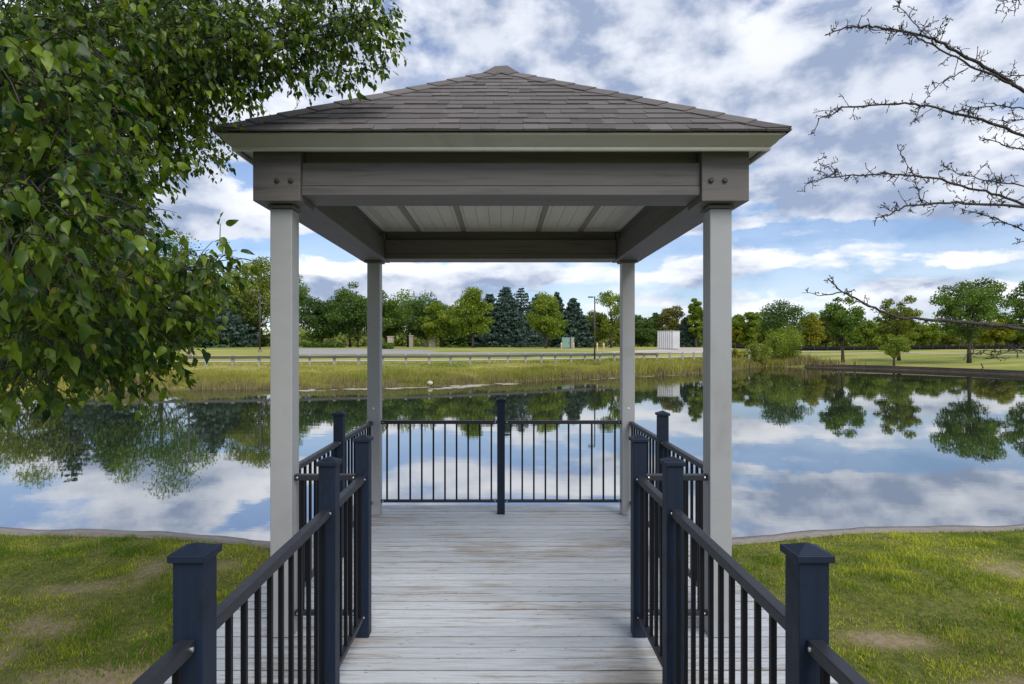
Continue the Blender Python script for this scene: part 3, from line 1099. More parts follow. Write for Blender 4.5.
def near_lawn():
    n = 760000
    X = rng.uniform(-9.5, 9.5, n)
    Y = rng.uniform(1.0, 9.5, n)
    a, r = np.arctan2(X, Y), np.hypot(X, Y)
    d = dirt_map(X, Y)
    tuft = fbm(X * 3.1 + 60, Y * 3.1 + 20, 3)
    keep = (r < rn_of(a) - 0.17 + 0.06 * rng.normal(size=n)) & (np.abs(X) < Y * 0.95 + 1.2)
    keep &= ~((np.abs(X) < 2.0) & (Y > 3.45)) & ~((np.abs(X) < 1.02))
    keep &= rng.random(n) < np.clip(1.15 - 1.0 * d, 0.10, 1) * np.clip(0.6 + 1.3 * (tuft - 0.3), 0.40, 1)
    keep &= rng.random(n) < np.clip(1.25 - 0.05 * Y, 0.3, 1)
    X, Y, d, tuft = X[keep], Y[keep], d[keep], tuft[keep]
    n = len(X)
    big = fbm(X * 0.8 + 5, Y * 0.8 + 70, 3)
    H = rng.uniform(0.022, 0.060, n) * (0.25 + 1.7 * tuft ** 1.3) * (1 - 0.45 * d)
    W = rng.uniform(0.004, 0.009, n)
    mott = fbm(X * 4.2 + 15, Y * 4.2 + 55, 3)
    tint = np.clip(0.38 + 1.3 * (big - 0.5) + 1.6 * (mott - 0.5) + 0.3 * d + rng.normal(0, 0.2, n), 0, 0.94)
    dry = rng.random(n) < (0.07 + 0.30 * d + 0.35 * np.clip(fbm(X * 1.7 + 3, Y * 1.7 + 91, 3) - 0.5, 0, 1))
    tint[dry] = 0.99
    Z = near_h(np.hypot(X, Y), np.arctan2(X, Y)) - 0.004
    o = blades('grass', X, Y, Z, H, W, M['grass'], tint, 0.9)
    tag(o, kind='stuff')


def bank():
    n = 150000
    px = np.concatenate([rng.uniform(-60, 800, n - 20000), rng.uniform(700, 835, 20000)])
    a = np.arctan((px - CX) / F)
    s = rng.random(n) ** 1.25 * 13.0 - 0.1
    edge = np.clip((px - 690) / 60, 0, 1)
    keep = rng.random(n) < 0.85
    px, a, s = px[keep], a[keep], s[keep]
    rad = rf_of(a) + s
    X, Y = rad * np.sin(a), rad * np.cos(a)
    n = len(X)
    cl = fbm(X * 0.55 + 9, Y * 0.55 + 33, 4)
    tall = np.clip(1.25 - s / 9, 0.3, 1)
    # taller reeds on the right half of the bank
    tallr = 1 + 1.5 * np.clip(1 - np.abs(px - 765) / 65, 0, 1) * np.clip(1.3 - s / 6, 0, 1) + 1.1 * np.clip(1 - np.abs(px - 640) / 90, 0, 1) * np.clip(1.2 - s / 6, 0, 1)
    H = (0.10 + 1.15 * np.clip(cl - 0.25, 0, 1) * tall) * tallr * rng.uniform(0.6, 1.2, n)
    s_lim = np.where(px > 800, 4.0, 99.0)
    H[s > s_lim] *= 0.15
    low = (px < 560) & (s > 7)
    H[low] *= 0.6
    W = rng.uniform(0.02, 0.045, n) * (rad / 40)
    hue = fbm(X * 0.25 + 80, Y * 0.35 + 12, 3)
    tint = np.clip(0.42 + 1.5 * (hue - 0.5) + rng.normal(0, 0.16, n), 0, 0.94)
    tint[rng.random(n) < 0.10] = 0.99
    Z = far_h(s, a) - 0.02
    tag(blades('bank_grass', X, Y, Z, H, W, M['reed'], tint, 0.45), kind='stuff')
    # brown dead stems at the waterline, and feathery reeds
    n = 26000
    px = np.concatenate([rng.uniform(100, 720, n // 2), rng.normal(735, 16, n // 24), rng.normal(800, 22, n // 24), rng.normal(640, 40, n // 6)])
    a = np.arctan((px - CX) / F)
    n = len(px)
    s = rng.normal(0.1, 0.45, n)
    k = (px > 715)
    s[k] = rng.normal(0.9, 1.2, k.sum())
    rad = rf_of(a) + s
    X, Y = rad * np.sin(a), rad * np.cos(a)
    cl = fbm(X * 0.9 + 3, Y * 0.9 + 3, 3)
    H = rng.uniform(0.2, 0.75, n) * (0.3 + 2.2 * np.clip(cl - 0.3, 0, 1))
    H[k] *= 1.7
    W = rng.uniform(0.02, 0.04, n) * (rad / 40)
    Z = np.maximum(far_h(np.maximum(s, 0), a), WATER) - 0.08
    tag(blades('dry_reeds', X, Y, Z, H, W, M['dryreed'], np.clip(rng.normal(0.45, 0.25, n), 0, 1), 0.35), kind='stuff')


near_lawn()
bank()


def scum():
    """pale floating streaks off the far bank: small flat flakes of algae"""
    V, F4, n = [], [], 0
    for (x0, x1, off, amp, wid) in ((296, 372, -1.9, 0.5, 0.6), (380, 520, -1.9, 0.6, 0.8), (430, 552, -0.8, 0.35, 0.45), (584, 618, -2.2, 0.2, 0.35), (640, 690, -2.0, 0.2, 0.2)):
        for k in range(int((x1 - x0) * 13)):
            px = random.uniform(x0, x1)
            a = math.atan((px - CX) / F)
            env = math.sin(math.pi * (px - x0) / (x1 - x0)) ** 0.5
            c = off + amp * (float(fbm(np.array(px * 0.05), np.array(off + 9.0), 3)) - 0.5) * 2
            s = c + random.gauss(0, 0.6) * wid * env
            rad = float(rf_of(a)) + s
            x, y = rad * math.sin(a), rad * math.cos(a)
            if float(fbm(np.array(x * 1.3), np.array(y * 0.9), 3)) < 0.56:
                continue
            m = random.randint(5, 7)
            rr = random.uniform(0.04, 0.16)
            ph = random.random() * 6
            vs = [(x + rr * 1.5 * math.cos(ph + 6.283 * q / m) * random.uniform(0.6, 1), y + rr * math.sin(ph + 6.283 * q / m) * random.uniform(0.6, 1),
                   WATER + 0.006 + 0.004 * random.random()) for q in range(m)]
            V += vs
            F4.append(tuple(range(n, n + m)))
            n += m
    me = bpy.data.meshes.new('pond_scum')
    me.from_pydata(V, [], F4)
    o = link_mesh('pond_scum', me, M['scum'])
    tag(o, kind='stuff')


scum()


# ------------------------------------------------------------------ far trees
def cards(C, size, tint):
    """random leaf-clump faces: bent pairs of triangles; returns verts, faces, tints"""
    n = len(C)
    q = rng.normal(size=(n, 3))
    q[:, 2] *= 0.8
    q /= np.linalg.norm(q, axis=1)[:, None]
    r = rng.normal(size=(n, 3))
    e1 = np.cross(q, r)
    e1 /= np.linalg.norm(e1, axis=1)[:, None] + 1e-9
    e2 = np.cross(q, e1)
    s = size[:, None]
    k = rng.uniform(0.5, 1.0, (n, 4, 1))
    P = np.stack([C - e1 * s * k[:, 0], C - e2 * s * 0.55 * k[:, 1] + q * s * 0.15, C + e1 * s * k[:, 2], C + e2 * s * 0.55 * k[:, 3] + q * s * 0.15], 1)
    b = (np.arange(n) * 4)[:, None]
    return P.reshape(-1, 3), b + np.array([[0, 1, 2, 3]]), np.repeat(tint, 4)


TREES = 'trees beyond the pond'
DENS = 1.5
CR = (0.19, 0.34)


def deciduous(px, ytop, z, hw, mat, label, name='broadleaf_tree', base=0.22, n=6000, leaf=0.26, clumps=30, gap=0.55, shape='round', trunkr=None, cat='tree', bark='bark', cr=None):
    p = at(px, z)
    top = EYE + (CY - ytop) * z / F
    H = top - p.z
    Wd = hw * z / F
    Wd *= 1.25 if z > 80 else 1.06
    base *= 0.62 if z > 80 else 0.9
    H *= 1.03
    t = empty(name, p)
    tag(t, label, cat, TREES)
    zb = H * base
    zc, hz = (zb + H) / 2, (H - zb) / 2
    cs, rs = [], []
    k = 0
    clumps = int(clumps * 1.45)
    while len(cs) < clumps and k < 4000:
        k += 1
        d = rng.normal(size=3)
        d /= np.linalg.norm(d)
        rad = rng.random() ** 0.45 * 0.86
        q = d * rad
        if shape == 'vase':
            w = 0.72 + 0.36 * (q[2] + 1) / 2
        elif shape == 'cone':
            w = 1.1 - 0.75 * (q[2] + 1) / 2
        else:
            w = 1.0
        c = np.array([q[0] * Wd * w, q[1] * Wd * w, zc + q[2] * hz])
        rr = rng.uniform(*(cr or CR)) * min(Wd, hz * 1.2)
        if cs and rng.random() < gap and min(np.linalg.norm(c - o) / (rr + s) for o, s in zip(cs, rs)) < 0.55:
            continue
        cs.append(c)
        rs.append(rr)
    # leaves
    n = int(n * DENS)
    per = np.array(rs) ** 2
    per = (per / per.sum() * n).astype(int) + 8
    C, T = [], []
    for c, rr, m in zip(cs, rs, per):
        d = rng.normal(size=(m, 3))
        d /= np.linalg.norm(d, axis=1)[:, None]
        rad = rng.random(m) ** 0.4 * rr
        q = c + d * rad[:, None] * np.array([1.15, 1.15, 0.75]) + rng.normal(0, 0.06 * rr, (m, 3))
        C.append(q)
        T.append(np.full(m, rng.normal(0.5, 0.16)))
    C, T = np.vstack(C), np.concatenate(T)
    T = np.clip(T + rng.normal(0, 0.16, len(T)), 0, 0.95)
    V, Fq, T4 = cards(C, rng.uniform(0.6, 1.15, len(C)) * leaf, T)
    np_mesh('crown', V, Fq, M[mat], t, tint=T4)
    # trunk and limbs
    b = MB()
    tr = trunkr or 0.016 * H + 0.04
    lean = rng.normal(0, 0.02 * H, 2)
    zt = zb + (H - zb) * 0.55
    tp = [(0, 0, -0.1), (lean[0] * 0.2, lean[1] * 0.2, zb * 0.6), (lean[0] * 0.6, lean[1] * 0.6, zb + 0.2 * (zt - zb)), (lean[0], lean[1], zt)]
    b.tube(tp, [tr * 1.35, tr, tr * 0.8, tr * 0.3], 7)
    for c in cs[:14]:
        f = rng.uniform(0.0, 0.6)
        s0 = Vector((lean[0] * 0.6, lean[1] * 0.6, zb * 0.8 + f * (zt - zb)))
        if c[2] < s0.z:
            s0.z = max(zb * 0.75, c[2] - 0.3)
        e = Vector(c)
        mid = s0.lerp(e, 0.5) + Vector((0, 0, -0.06 * H * (0.4 + rng.random())))
        b.tube([s0, mid, e], [tr * 0.42, tr * 0.25, tr * 0.08], 4, cap=False)
    b.build('trunk', M[bark], t, smooth=True)
    return t


def conifer(px, ytop, z, hw, mat, label, name='spruce_tree', n=17000, leaf=0.36, base=0.05):
    p = at(px, z)
    H = EYE + (CY - ytop) * z / F - p.z
    Wd = 1.22 * hw * z / F
    t = empty(name, p)
    tag(t, label, 'tree', TREES)
    C, T = [], []
    b = MB()
    b.tube([(0, 0, -0.1), (0, 0, H * 0.5), (0, 0, H * 0.96)], [0.02 * H, 0.012 * H, 0.01], 6)
    zz = H * base
    lv = 0
    while zz < H * 0.97:
        f = (zz - H * base) / (H * (1 - base))
        L = Wd * (1 - f) ** 0.75 * rng.uniform(0.85, 1.15) + 0.15
        nb = max(5, int(11 * (1 - f) + 4))
        a0 = rng.random() * 6.28
        for k in range(nb):
            a = a0 + 6.283 * k / nb + rng.normal(0, 0.15)
            l = L * rng.uniform(0.72, 1.08)
            m = max(4, int(l * n / (Wd * 150)))
            u = rng.random(m) ** 0.7
            droop = -0.20 * l * u + 0.16 * l * u ** 2
            spread = 0.34 * l * (1 - 0.55 * u) * rng.normal(0, 0.6, m)
            x = math.cos(a) * u * l - math.sin(a) * spread
            y = math.sin(a) * u * l + math.cos(a) * spread
            C.append(np.stack([x, y, zz + droop + rng.normal(0, 0.05, m) - np.abs(spread) * 0.2], -1))
            T.append(np.clip(0.25 + 0.5 * u + rng.normal(0, 0.15, m), 0, 0.95))
            if f < 0.6:
                b.tube([(0, 0, zz), (math.cos(a) * l * 0.9, math.sin(a) * l * 0.9, zz - 0.06 * l)], [0.03, 0.008], 3, cap=False)
        zz += H * 0.035 * rng.uniform(0.8, 1.25) + 0.04
        lv += 1
    C, T = np.vstack(C), np.concatenate(T)
    V, Fq, T4 = cards(C, rng.uniform(0.6, 1.2, len(C)) * leaf, T)
    np_mesh('crown', V, Fq, M[mat], t, tint=T4)
    b.build('trunk', M['bark'], t)
    return t


def all_trees():
    D, S = deciduous, conifer
    # left, mostly seen over and under the hanging pear leaves and in the pond
    D(12, 236, 88, 46, 'f_olive', 'tall loose tree whose reflection lies at the left edge of the pond', n=10000, clumps=34)
    S(72, 238, 92, 40, 'f_spruce', 'dark spruce at the left, half hidden behind the hanging leaves')
    S(112, 250, 88, 38, 'f_spruce', 'second dark spruce from the left, hidden behind the hanging leaves')
    D(158, 234, 90, 44, 'f_mid', 'broad green tree left of the blue spruce, over the wooden guard rail', n=10000, clumps=40)
    S(214, 270, 86, 36, 'f_spruce', 'blue spruce with low sweeping branches by the left lamp post')
    S(240, 282, 96, 24, 'f_dark', 'dark narrow evergreen right of the low blue spruce', name='evergreen_tree')
    D(258, 256, 90, 30, 'f_olive', 'tall olive tree with bare lower trunk left of the front left post', base=0.34, n=7000, clumps=34)
    D(283, 270, 104, 22, 'f_mid', 'tall green tree hidden behind the front left pavilion post', base=0.3)
    # centre left group
    D(322, 298, 92, 21, 'f_dark', 'dark spreading maple with yellowed top, first right of the front left post', base=0.2, leaf=0.26)
    D(350, 281, 98, 20, 'f_mid', 'taller tree with a wispy top beside the back left pavilion post', base=0.25, gap=0.8)
    D(358, 296, 90, 23, 'f_dark', 'dark low-branched maple in front of the wispy tree', base=0.2, leaf=0.26)
    D(386, 290, 96, 20, 'f_mid', 'green tree just right of the back left pavilion post', base=0.2)
    D(408, 287, 102, 26, 'f_mid', 'broad round-topped tree above the stone pillars', base=0.22, clumps=34, n=4000)
    D(426, 299, 94, 18, 'f_dark', 'green tree behind the two right-hand stone pillars', base=0.26)
    D(441, 302, 92, 19, 'f_light', 'bright green low-branched tree right of the stone pillars', base=0.24)
    S(457, 306, 106, 15, 'f_dark', 'dark small evergreen between two bright green trees', name='evergreen_tree')
    D(473, 287, 88, 20, 'f_light', 'light green upright tree left of the blue spruces', base=0.28, shape='cone')
    S(490, 292, 104, 20, 'f_spruce', 'leftmost blue spruce of the central spruce stand')
    S(506, 284, 98, 21, 'f_spruce', 'blue spruce just right of the pavilion centre line')
    S(521, 285, 102, 21, 'f_spruce', 'tallest blue spruce behind the yellow-green tree', n=5000)
    S(537, 294, 108, 18, 'f_spruce', 'blue spruce mostly hidden behind the yellow-green tree')
    D(546, 292, 87, 20, 'f_light', 'yellow-green bushy tree in front of the blue spruces', base=0.2, shape='cone', clumps=34, n=4200)
    S(557, 291, 110, 14, 'f_spruce', 'slim spruce peak behind the right of the yellow-green tree')
    S(573, 297, 97, 20, 'f_spruce', 'dark spruce behind the teal cabinet, last of the stand')
    D(595, 311, 100, 16, 'f_olive', 'low olive tree behind the tall lamp post', base=0.12)
    D(611, 288, 96, 15, 'f_light', 'slender open tree left of the back right pavilion post', base=0.3, gap=0.9, clumps=16, n=1700)
    D(624, 316, 112, 14, 'f_olive', 'low tree behind the back right pavilion post', base=0.1)
    D(641, 315, 110, 14, 'f_dark', 'dark round tree left of the white storage container', base=0.08)
    D(655, 309, 118, 9, 'f_dark', 'narrow dark tree above the left of the white container', base=0.08, shape='cone')
    D(673, 306, 112, 13, 'f_rust', 'rusty brown-green tree behind the white container', base=0.1)
    S(686, 317, 106, 9, 'f_spruce', 'small bluish evergreen at the right of the white container', name='evergreen_tree')
    D(696, 292, 104, 9, 'f_light', 'tall feathery tree left of the front right pavilion post', base=0.12, shape='cone', gap=0.8)
    D(716, 302, 108, 16, 'f_mid', 'green tree hidden behind the front right pavilion post', base=0.12)
    # right of the pavilion
    D(737, 314, 118, 9, 'f_yellow', 'slim yellow tree just right of the front right post', base=0.06, shape='cone')
    D(750, 310, 112, 11, 'f_light', 'light green tree beside the slim yellow tree', base=0.06)
    D(768, 311, 120, 15, 'f_olive', 'hazy olive tree left of the round dark tree', base=0.05, gap=0.8)
    D(784, 297, 86, 20, 'f_dark', 'round dark green tree standing behind the waterside willow bush', base=0.18, clumps=34, n=4200, leaf=0.2)
    D(811, 313, 110, 14, 'f_yellow', 'yellow pointed tree between the round dark tree and the first lawn tree', base=0.06, shape='cone')
    D(826, 318, 118, 12, 'f_rust', 'brownish tree behind the yellow pointed tree', base=0.06)
    D(843, 296, 71, 22, 'f_mid', 'leftmost lawn tree on the right shore, with reddish left side', base=0.22, n=4600, leaf=0.19, clumps=38, gap=0.95, shape='vase', cr=(0.15, 0.27))
    D(868, 321, 104, 16, 'f_light', 'bright green tree behind the leftmost lawn tree', base=0.05)
    D(899, 294, 70, 21, 'f_olive', 'middle lawn tree with sparse brownish crown behind the sapling', base=0.2, n=3900, leaf=0.19, clumps=34, gap=0.95, cr=(0.14, 0.26))
    D(922, 322, 106, 16, 'f_light', 'green background tree between the middle and the largest lawn tree', base=0.05)
    D(894, 333, 63, 13, 'f_light', 'small bushy sapling at the edge of the retaining wall', base=0.2, n=2400, leaf=0.13, clumps=24, name='sapling')
    D(969, 280, 62, 38, 'f_mid', 'largest lawn tree with wide flat-topped crown on the right shore', base=0.30, n=6800, leaf=0.19, clumps=50, gap=0.97, shape='vase', cr=(0.13, 0.24))
    D(948, 325, 112, 20, 'f_olive', 'olive background tree left of the largest lawn tree trunk', base=0.05)
    D(996, 318, 100, 14, 'f_yellow', 'yellow-green background tree right of the largest lawn tree', base=0.05)
    D(1032, 281, 64, 20, 'f_mid', 'lawn tree cut by the right edge of the picture', base=0.24, n=4200, leaf=0.19, clumps=34, gap=0.7)
    D(1016, 321, 110, 14, 'f_light', 'light green background tree at the far right edge', base=0.05)
    D(1075, 290, 70, 30, 'f_mid', 'lawn tree beyond the right edge of the picture', base=0.2)
    # shrubs at the water on the right
    D(783, 327, 72.5, 21, 'f_light', 'large willow bush at the water between the reeds', name='willow_bush', base=0.0, n=5200, leaf=0.14, clumps=40, cat='bush', gap=0.3)
    D(757, 339, 70, 13, 'f_olive', 'low green bush left of the large willow bush', name='bush', base=0.0, n=2200, leaf=0.13, clumps=22, cat='bush', gap=0.3)
    D(735, 347, 68, 11, 'f_yellow', 'small yellow-green bush on the bank by the front right post', name='bush', base=0.0, n=1600, leaf=0.12, clumps=18, cat='bush', gap=0.3)


all_trees()


def far_wood():
    """the distant belt of woodland that closes the view"""
    C, T = [], []
    for k in range(900):
        px = rng.uniform(-200, 1220)
        z = rng.uniform(128, 165)
        x = (px - CX) * z / F
        h = rng.uniform(2.5, 6.0) * (1.25 if px > 720 else 1.0)
        m = 130
        d = rng.normal(size=(m, 3))
        d /= np.linalg.norm(d, axis=1)[:, None]
        C.append(np.array([x, z, ground_h(x, z) + h * 0.40]) + d * rng.random((m, 1)) ** 0.4 * np.array([h * 0.5, h * 0.5, h * 0.52]))
        T.append(np.clip(rng.normal(0.5, 0.2) + rng.normal(0, 0.15, m), 0, 0.95))
    C, T = np.vstack(C), np.concatenate(T)
    V, Fq, T4 = cards(C, rng.uniform(0.4, 0.8, len(C)), T)
    tag(np_mesh('distant_wood', V, Fq, M['f_far'], tint=T4), kind='stuff')


far_wood()


# ------------------------------------------------------------------ things on the far bank
def guard_rail():
    pts = []
    a = math.atan((70 - CX) / F)
    acc = 0
    last = None
    while a < math.atan((712 - CX) / F):
        r = float(rf_of(a)) + 11.2
        p = Vector((r * math.sin(a), r * math.cos(a), 0))
        p.z = float(far_h(11.2, a))
        if last is None or (p - last).length >= 1.8:
            pts.append(p)
            last = p
        a += 0.0004
    g = empty('guard_rail', pts[0])
    tag(g, 'weathered wooden guard rail on short posts along the far bank', 'guard rail')
    o0 = pts[0]
    b = MB()
    b.box(-0.09, 0.09, -0.09, 0.09, -0.2, 0.80)
    b.frustum(0, 0, 0.80, 0.83, 0.09, 0.06)
    first = b.build('fence_post', M['timberpost'], g, bevel=0.01)
    for i, p in enumerate(pts):
        o = first if i == 0 else first.copy()
        if i:
            col.objects.link(o)
        o.location = p - o0
        o.rotation_euler = (rng.normal(0, 0.012), rng.normal(0, 0.012), rng.normal(0, 0.1))
    for i in range(0, len(pts) - 1):
        p, q = pts[i] - o0, pts[i + 1] - o0
        if p.x + o0.x > 15.5:
            continue
        m = (q - p)
        b = MB()
        L = m.length - 0.004
        b.box(-L / 2, L / 2, -0.05, 0.05, 0.53, 0.73)
        o = b.build('rail', M['timber'], g, bevel=0.012)
        o.location = (p + q) / 2 + Vector((-m.y, m.x, 0)).normalized() * -0.145
        o.rotation_euler = (0, -math.asin(m.z / m.length) + rng.normal(0, 0.004), math.atan2(m.y, m.x))


guard_rail()


def lamp_post(px, z, ytop, label, arm=-1):
    p = at(px, z)
    H = EYE + (CY - ytop) * z / F - p.z
    t = empty('lamp_post', p)
    tag(t, label, 'lamp post', 'lamp posts along the far road')
    b = MB()
    b.tube([(0, 0, 0.05), (0, 0, H)], [0.075, 0.055], 8)
    b.build('pole', M['lamp'], t, smooth=True)
    b = MB()
    b.tube([(0, 0, -0.1), (0, 0, 0.25)], [0.2, 0.19], 12)
    b.build('footing', M['kerb'], t)
    b = MB()
    b.tube([(0, 0, H - 0.12), (arm * 0.16, 0, H - 0.08)], 0.03, 6)
    b.box(min(arm * 0.16, arm * 0.62), max(arm * 0.16, arm * 0.62), -0.14, 0.14, H - 0.13, H - 0.02)
    b.build('lamp_head', M['lamp'], t, bevel=0.01)


lamp_post(594.7, 57, 296.3, 'dark lamp post with flat head left of the back right pavilion post')
lamp_post(189, 50, 288, 'dark lamp post under the hanging leaves at the left')
lamp_post(260, 60, 293, 'dark lamp post beside the front left pavilion post')


def container():
    p = at(668.6, 84)
    t = empty('storage_container', p, R(-41))
    tag(t, 'white ribbed storage container standing on the gravel lot', 'container')
    L, W, H = 2.24, 2.2, 2.5
    b = MB()
    b.box(-L / 2, L / 2, -W / 2, W / 2, 0.10, H)
    b.build('body', M['shade_white'], t)
    b = MB()
    for x in np.arange(-L / 2 + 0.13, L / 2 - 0.05, 0.30):
        b.box(x - 0.075, x + 0.075, -W / 2 - 0.07, -W / 2 - 0.002, 0.14, H - 0.08)
    for y in np.arange(-W / 2 + 0.13, W / 2 - 0.05, 0.30):
        b.box(L / 2 + 0.002, L / 2 + 0.07, y - 0.075, y + 0.075, 0.14, H - 0.08)
    b.build('ribs', M['white'], t)
    b = MB()
    b.box(-L / 2 - 0.05, L / 2 + 0.05, -W / 2 - 0.05, W / 2 + 0.05, H + 0.002, H + 0.07)
    b.build('roof', M['white'], t)
    b = MB()
    for x in (-0.8, 0.8):
        b.box(x - 0.12, x + 0.12, -W / 2 + 0.05, W / 2 - 0.05, -0.1, 0.098)
    b.build('skid', M['timber'], t)


container()


def cabinet(px, z, w, d, h, mat, label, cat, name):
    t = empty(name, at(px, z), R(4))
    tag(t, label, cat)
    b = MB()
    b.box(-w / 2, w / 2, -d / 2, d / 2, 0.08, h)
    b.build('body', M[mat], t, bevel=0.02)
    b = MB()
    b.box(-w / 2 - 0.04, w / 2 + 0.04, -d / 2 - 0.04, d / 2 + 0.04, h + 0.002, h + 0.06)
    b.build('lid', M[mat], t, bevel=0.01)
    b = MB()
    b.box(-w / 2 + 0.06, w / 2 - 0.06, -d / 2 - 0.03, -d / 2 - 0.002, 0.16, h - 0.1)
    dr = b.build('door', M[mat], t, bevel=0.006)
    b = MB()
    b.box(w / 2 - 0.18, w / 2 - 0.14, -d / 2 - 0.06, -d / 2 - 0.032, h * 0.45, h * 0.6)
    b.build('handle', M['lamp'], dr)
    b = MB()
    b.box(-w / 2 - 0.1, w / 2 + 0.1, -d / 2 - 0.1, d / 2 + 0.1, -0.1, 0.078)
    b.build('plinth', M['kerb'], t)


cabinet(565.4, 86, 1.10, 0.9, 1.55, 'teal', 'teal electrical cabinet in front of the last dark spruce', 'cabinet', 'electrical_cabinet')
cabinet(572.2, 88, 0.50, 0.4, 1.60, 'grey', 'narrow grey box standing close beside the teal cabinet', 'cabinet', 'utility_box')


def bollard(px, z, h, label, mat='yellow'):
    t = empty('bollard', at(px, z))
    tag(t, label, 'bollard', 'short posts beside the far road')
    b = MB()
    b.tube([(0, 0, -0.1), (0, 0, h), (0, 0, h + 0.05)], [0.1, 0.1, 0.05], 10)
    b.build('post', M[mat], t, smooth=False)
    b = MB()
    b.tube([(0, 0, h * 0.82), (0, 0, h * 0.92)], 0.104, 10)
    b.build('band', M['white'], t)


bollard(561.4, 82, 0.85, 'faded yellow bollard at the left corner of the teal cabinet')
bollard(573.6, 82, 0.85, 'faded yellow bollard at the right corner of the grey box')
bollard(597.2, 72, 1.0, 'faded yellow bollard touching the foot of the central lamp post')
bollard(603.6, 72, 1.0, 'faded yellow bollard just right of the central lamp post')
bollard(749, 73, 1.35, 'slim white marker pipe above the bushes right of the front right post', 'white')


def pillar(px, z, w, h, mat, label):
    t = empty('stone_pillar', at(px, z), rng.normal(0, 0.15))
    tag(t, label, 'pillar', 'stone pillars under the far trees')
    b = MB()
    k = 0
    zz = -0.1
    while zz < h - 0.12:
        s = w / 2 * rng.uniform(0.95, 1.03)
        b.box(-s, s, -s, s, zz, min(zz + 0.21, h - 0.12))
        zz += 0.212
    b.build('shaft', M[mat], t, bevel=0.012)
    b = MB()
    b.box(-w / 2 - 0.06, w / 2 + 0.06, -w / 2 - 0.06, w / 2 + 0.06, h - 0.115, h)
    b.build('capstone', M['palestone'], t, bevel=0.015)


pillar(390.6, 90, 0.72, 1.65, 'palestone', 'leftmost pale stone pillar right of the back left post')
pillar(411.5, 92, 0.62, 1.8, 'stone', 'slim grey-tan stone pillar, second from the left')
pillar(426.0, 94, 0.55, 1.15, 'palestone', 'shortest and palest of the stone pillars')
pillar(433.2, 92, 0.85, 1.6, 'stone', 'wide tan stone pillar, rightmost of the four')


def hedge(px0, px1, z, h, label, mat='f_mid'):
    p0, p1 = at(px0, z), at(px1, z)
    t_ = empty('hedge', (p0 + p1) / 2)
    tag(t_, label, 'hedge')
    n = 1500
    L = (p1 - p0).length
    C = np.stack([rng.uniform(-L / 2, L / 2, n), rng.normal(0, 0.5, n), rng.random(n) ** 0.7 * h], -1)
    V, Fq, T = cards(C, rng.uniform(0.12, 0.24, n), np.clip(rng.normal(0.5, 0.2, n), 0, 0.95))
    np_mesh('foliage', V, Fq, M[mat], t_, tint=T)
    b = MB()
    for k in range(10):
        x = -L / 2 + L * (k + 0.5) / 10
        b.tube([(x, 0, -0.1), (x + 0.1, 0.05, h * 0.7)], [0.03, 0.01], 4)
    b.build('stems', M['bark'], t_)


hedge(380, 393, 78, 0.75, 'low clipped hedge at the edge of the car park, right of the back left post')
hedge(303, 345, 86, 0.55, 'low dark planting under the maples left of the back left post', 'f_dark')


def rock(px, s, r, label, mat='white'):
    a = math.atan((px - CX) / F)
    rad = float(rf_of(a)) + s
    p = Vector((rad * math.sin(a), rad * math.cos(a), WATER + 0.05))
    import bmesh
    bm = bmesh.new()
    bmesh.ops.create_icosphere(bm, subdivisions=3, radius=r)
    for v in bm.verts:
        n = 0.8 + 0.4 * float(fbm(np.array(v.co.x * 5 + 9), np.array(v.co.y * 5 + v.co.z * 4 + 4), 3))
        v.co = Vector((v.co.x * 1.2 * n, v.co.y * n, v.co.z * 0.8 * n + 0.15))
    me = bpy.data.meshes.new('rock')
    bm.to_mesh(me)
    bm.free()
    o = link_mesh('rock', me, M[mat], smooth=True)
    o.location = p
    tag(o, label, 'rock')


rock(430, -0.25, 0.15, 'small white rock at the waterline of the far bank', 'palestone')


def silt_fence():
    t = empty('silt_fence', at(870, 92))
    o0 = t.location.copy()
    tag(t, 'low black fabric silt fence running behind the far lawn', 'fence')
    pts = [at(px, z) - o0 for px, z in zip(np.linspace(722, 1110, 60), np.interp(np.linspace(722, 1110, 60), [722, 800, 1110], [100, 98, 84]))]
    V, F4 = [], []
    for i, p in enumerate(pts):
        h = 0.62 + 0.06 * rng.normal()
        for (dy, dz) in ((-0.02, -0.1), (-0.02, h), (0.02, h), (0.02, -0.1)):
            V.append((p.x, p.y + dy + 0.04 * math.sin(i * 1.7), p.z + dz))
    for i in range(len(pts) - 1):
        for k in range(4):
            a, b = i * 4 + k, i * 4 + (k + 1) % 4
            F4.append((a, b, b + 4, a + 4))
    np_mesh('fabric', V, F4, M['black'], t)
    for i in range(0, len(pts), 2):
        b = MB()
        p = pts[i]
        b.box(p.x - 0.025, p.x + 0.025, p.y - 0.13, p.y - 0.075, p.z - 0.2, p.z + 0.8)
        b.build('stake', M['timber'], t)


silt_fence()


# ------------------------------------------------------------------ the pear tree at the left, close to the camera
def W3(px, py, z):
    return Vector(((px - CX) * z / F, z, EYE + (CY - py) * z / F))


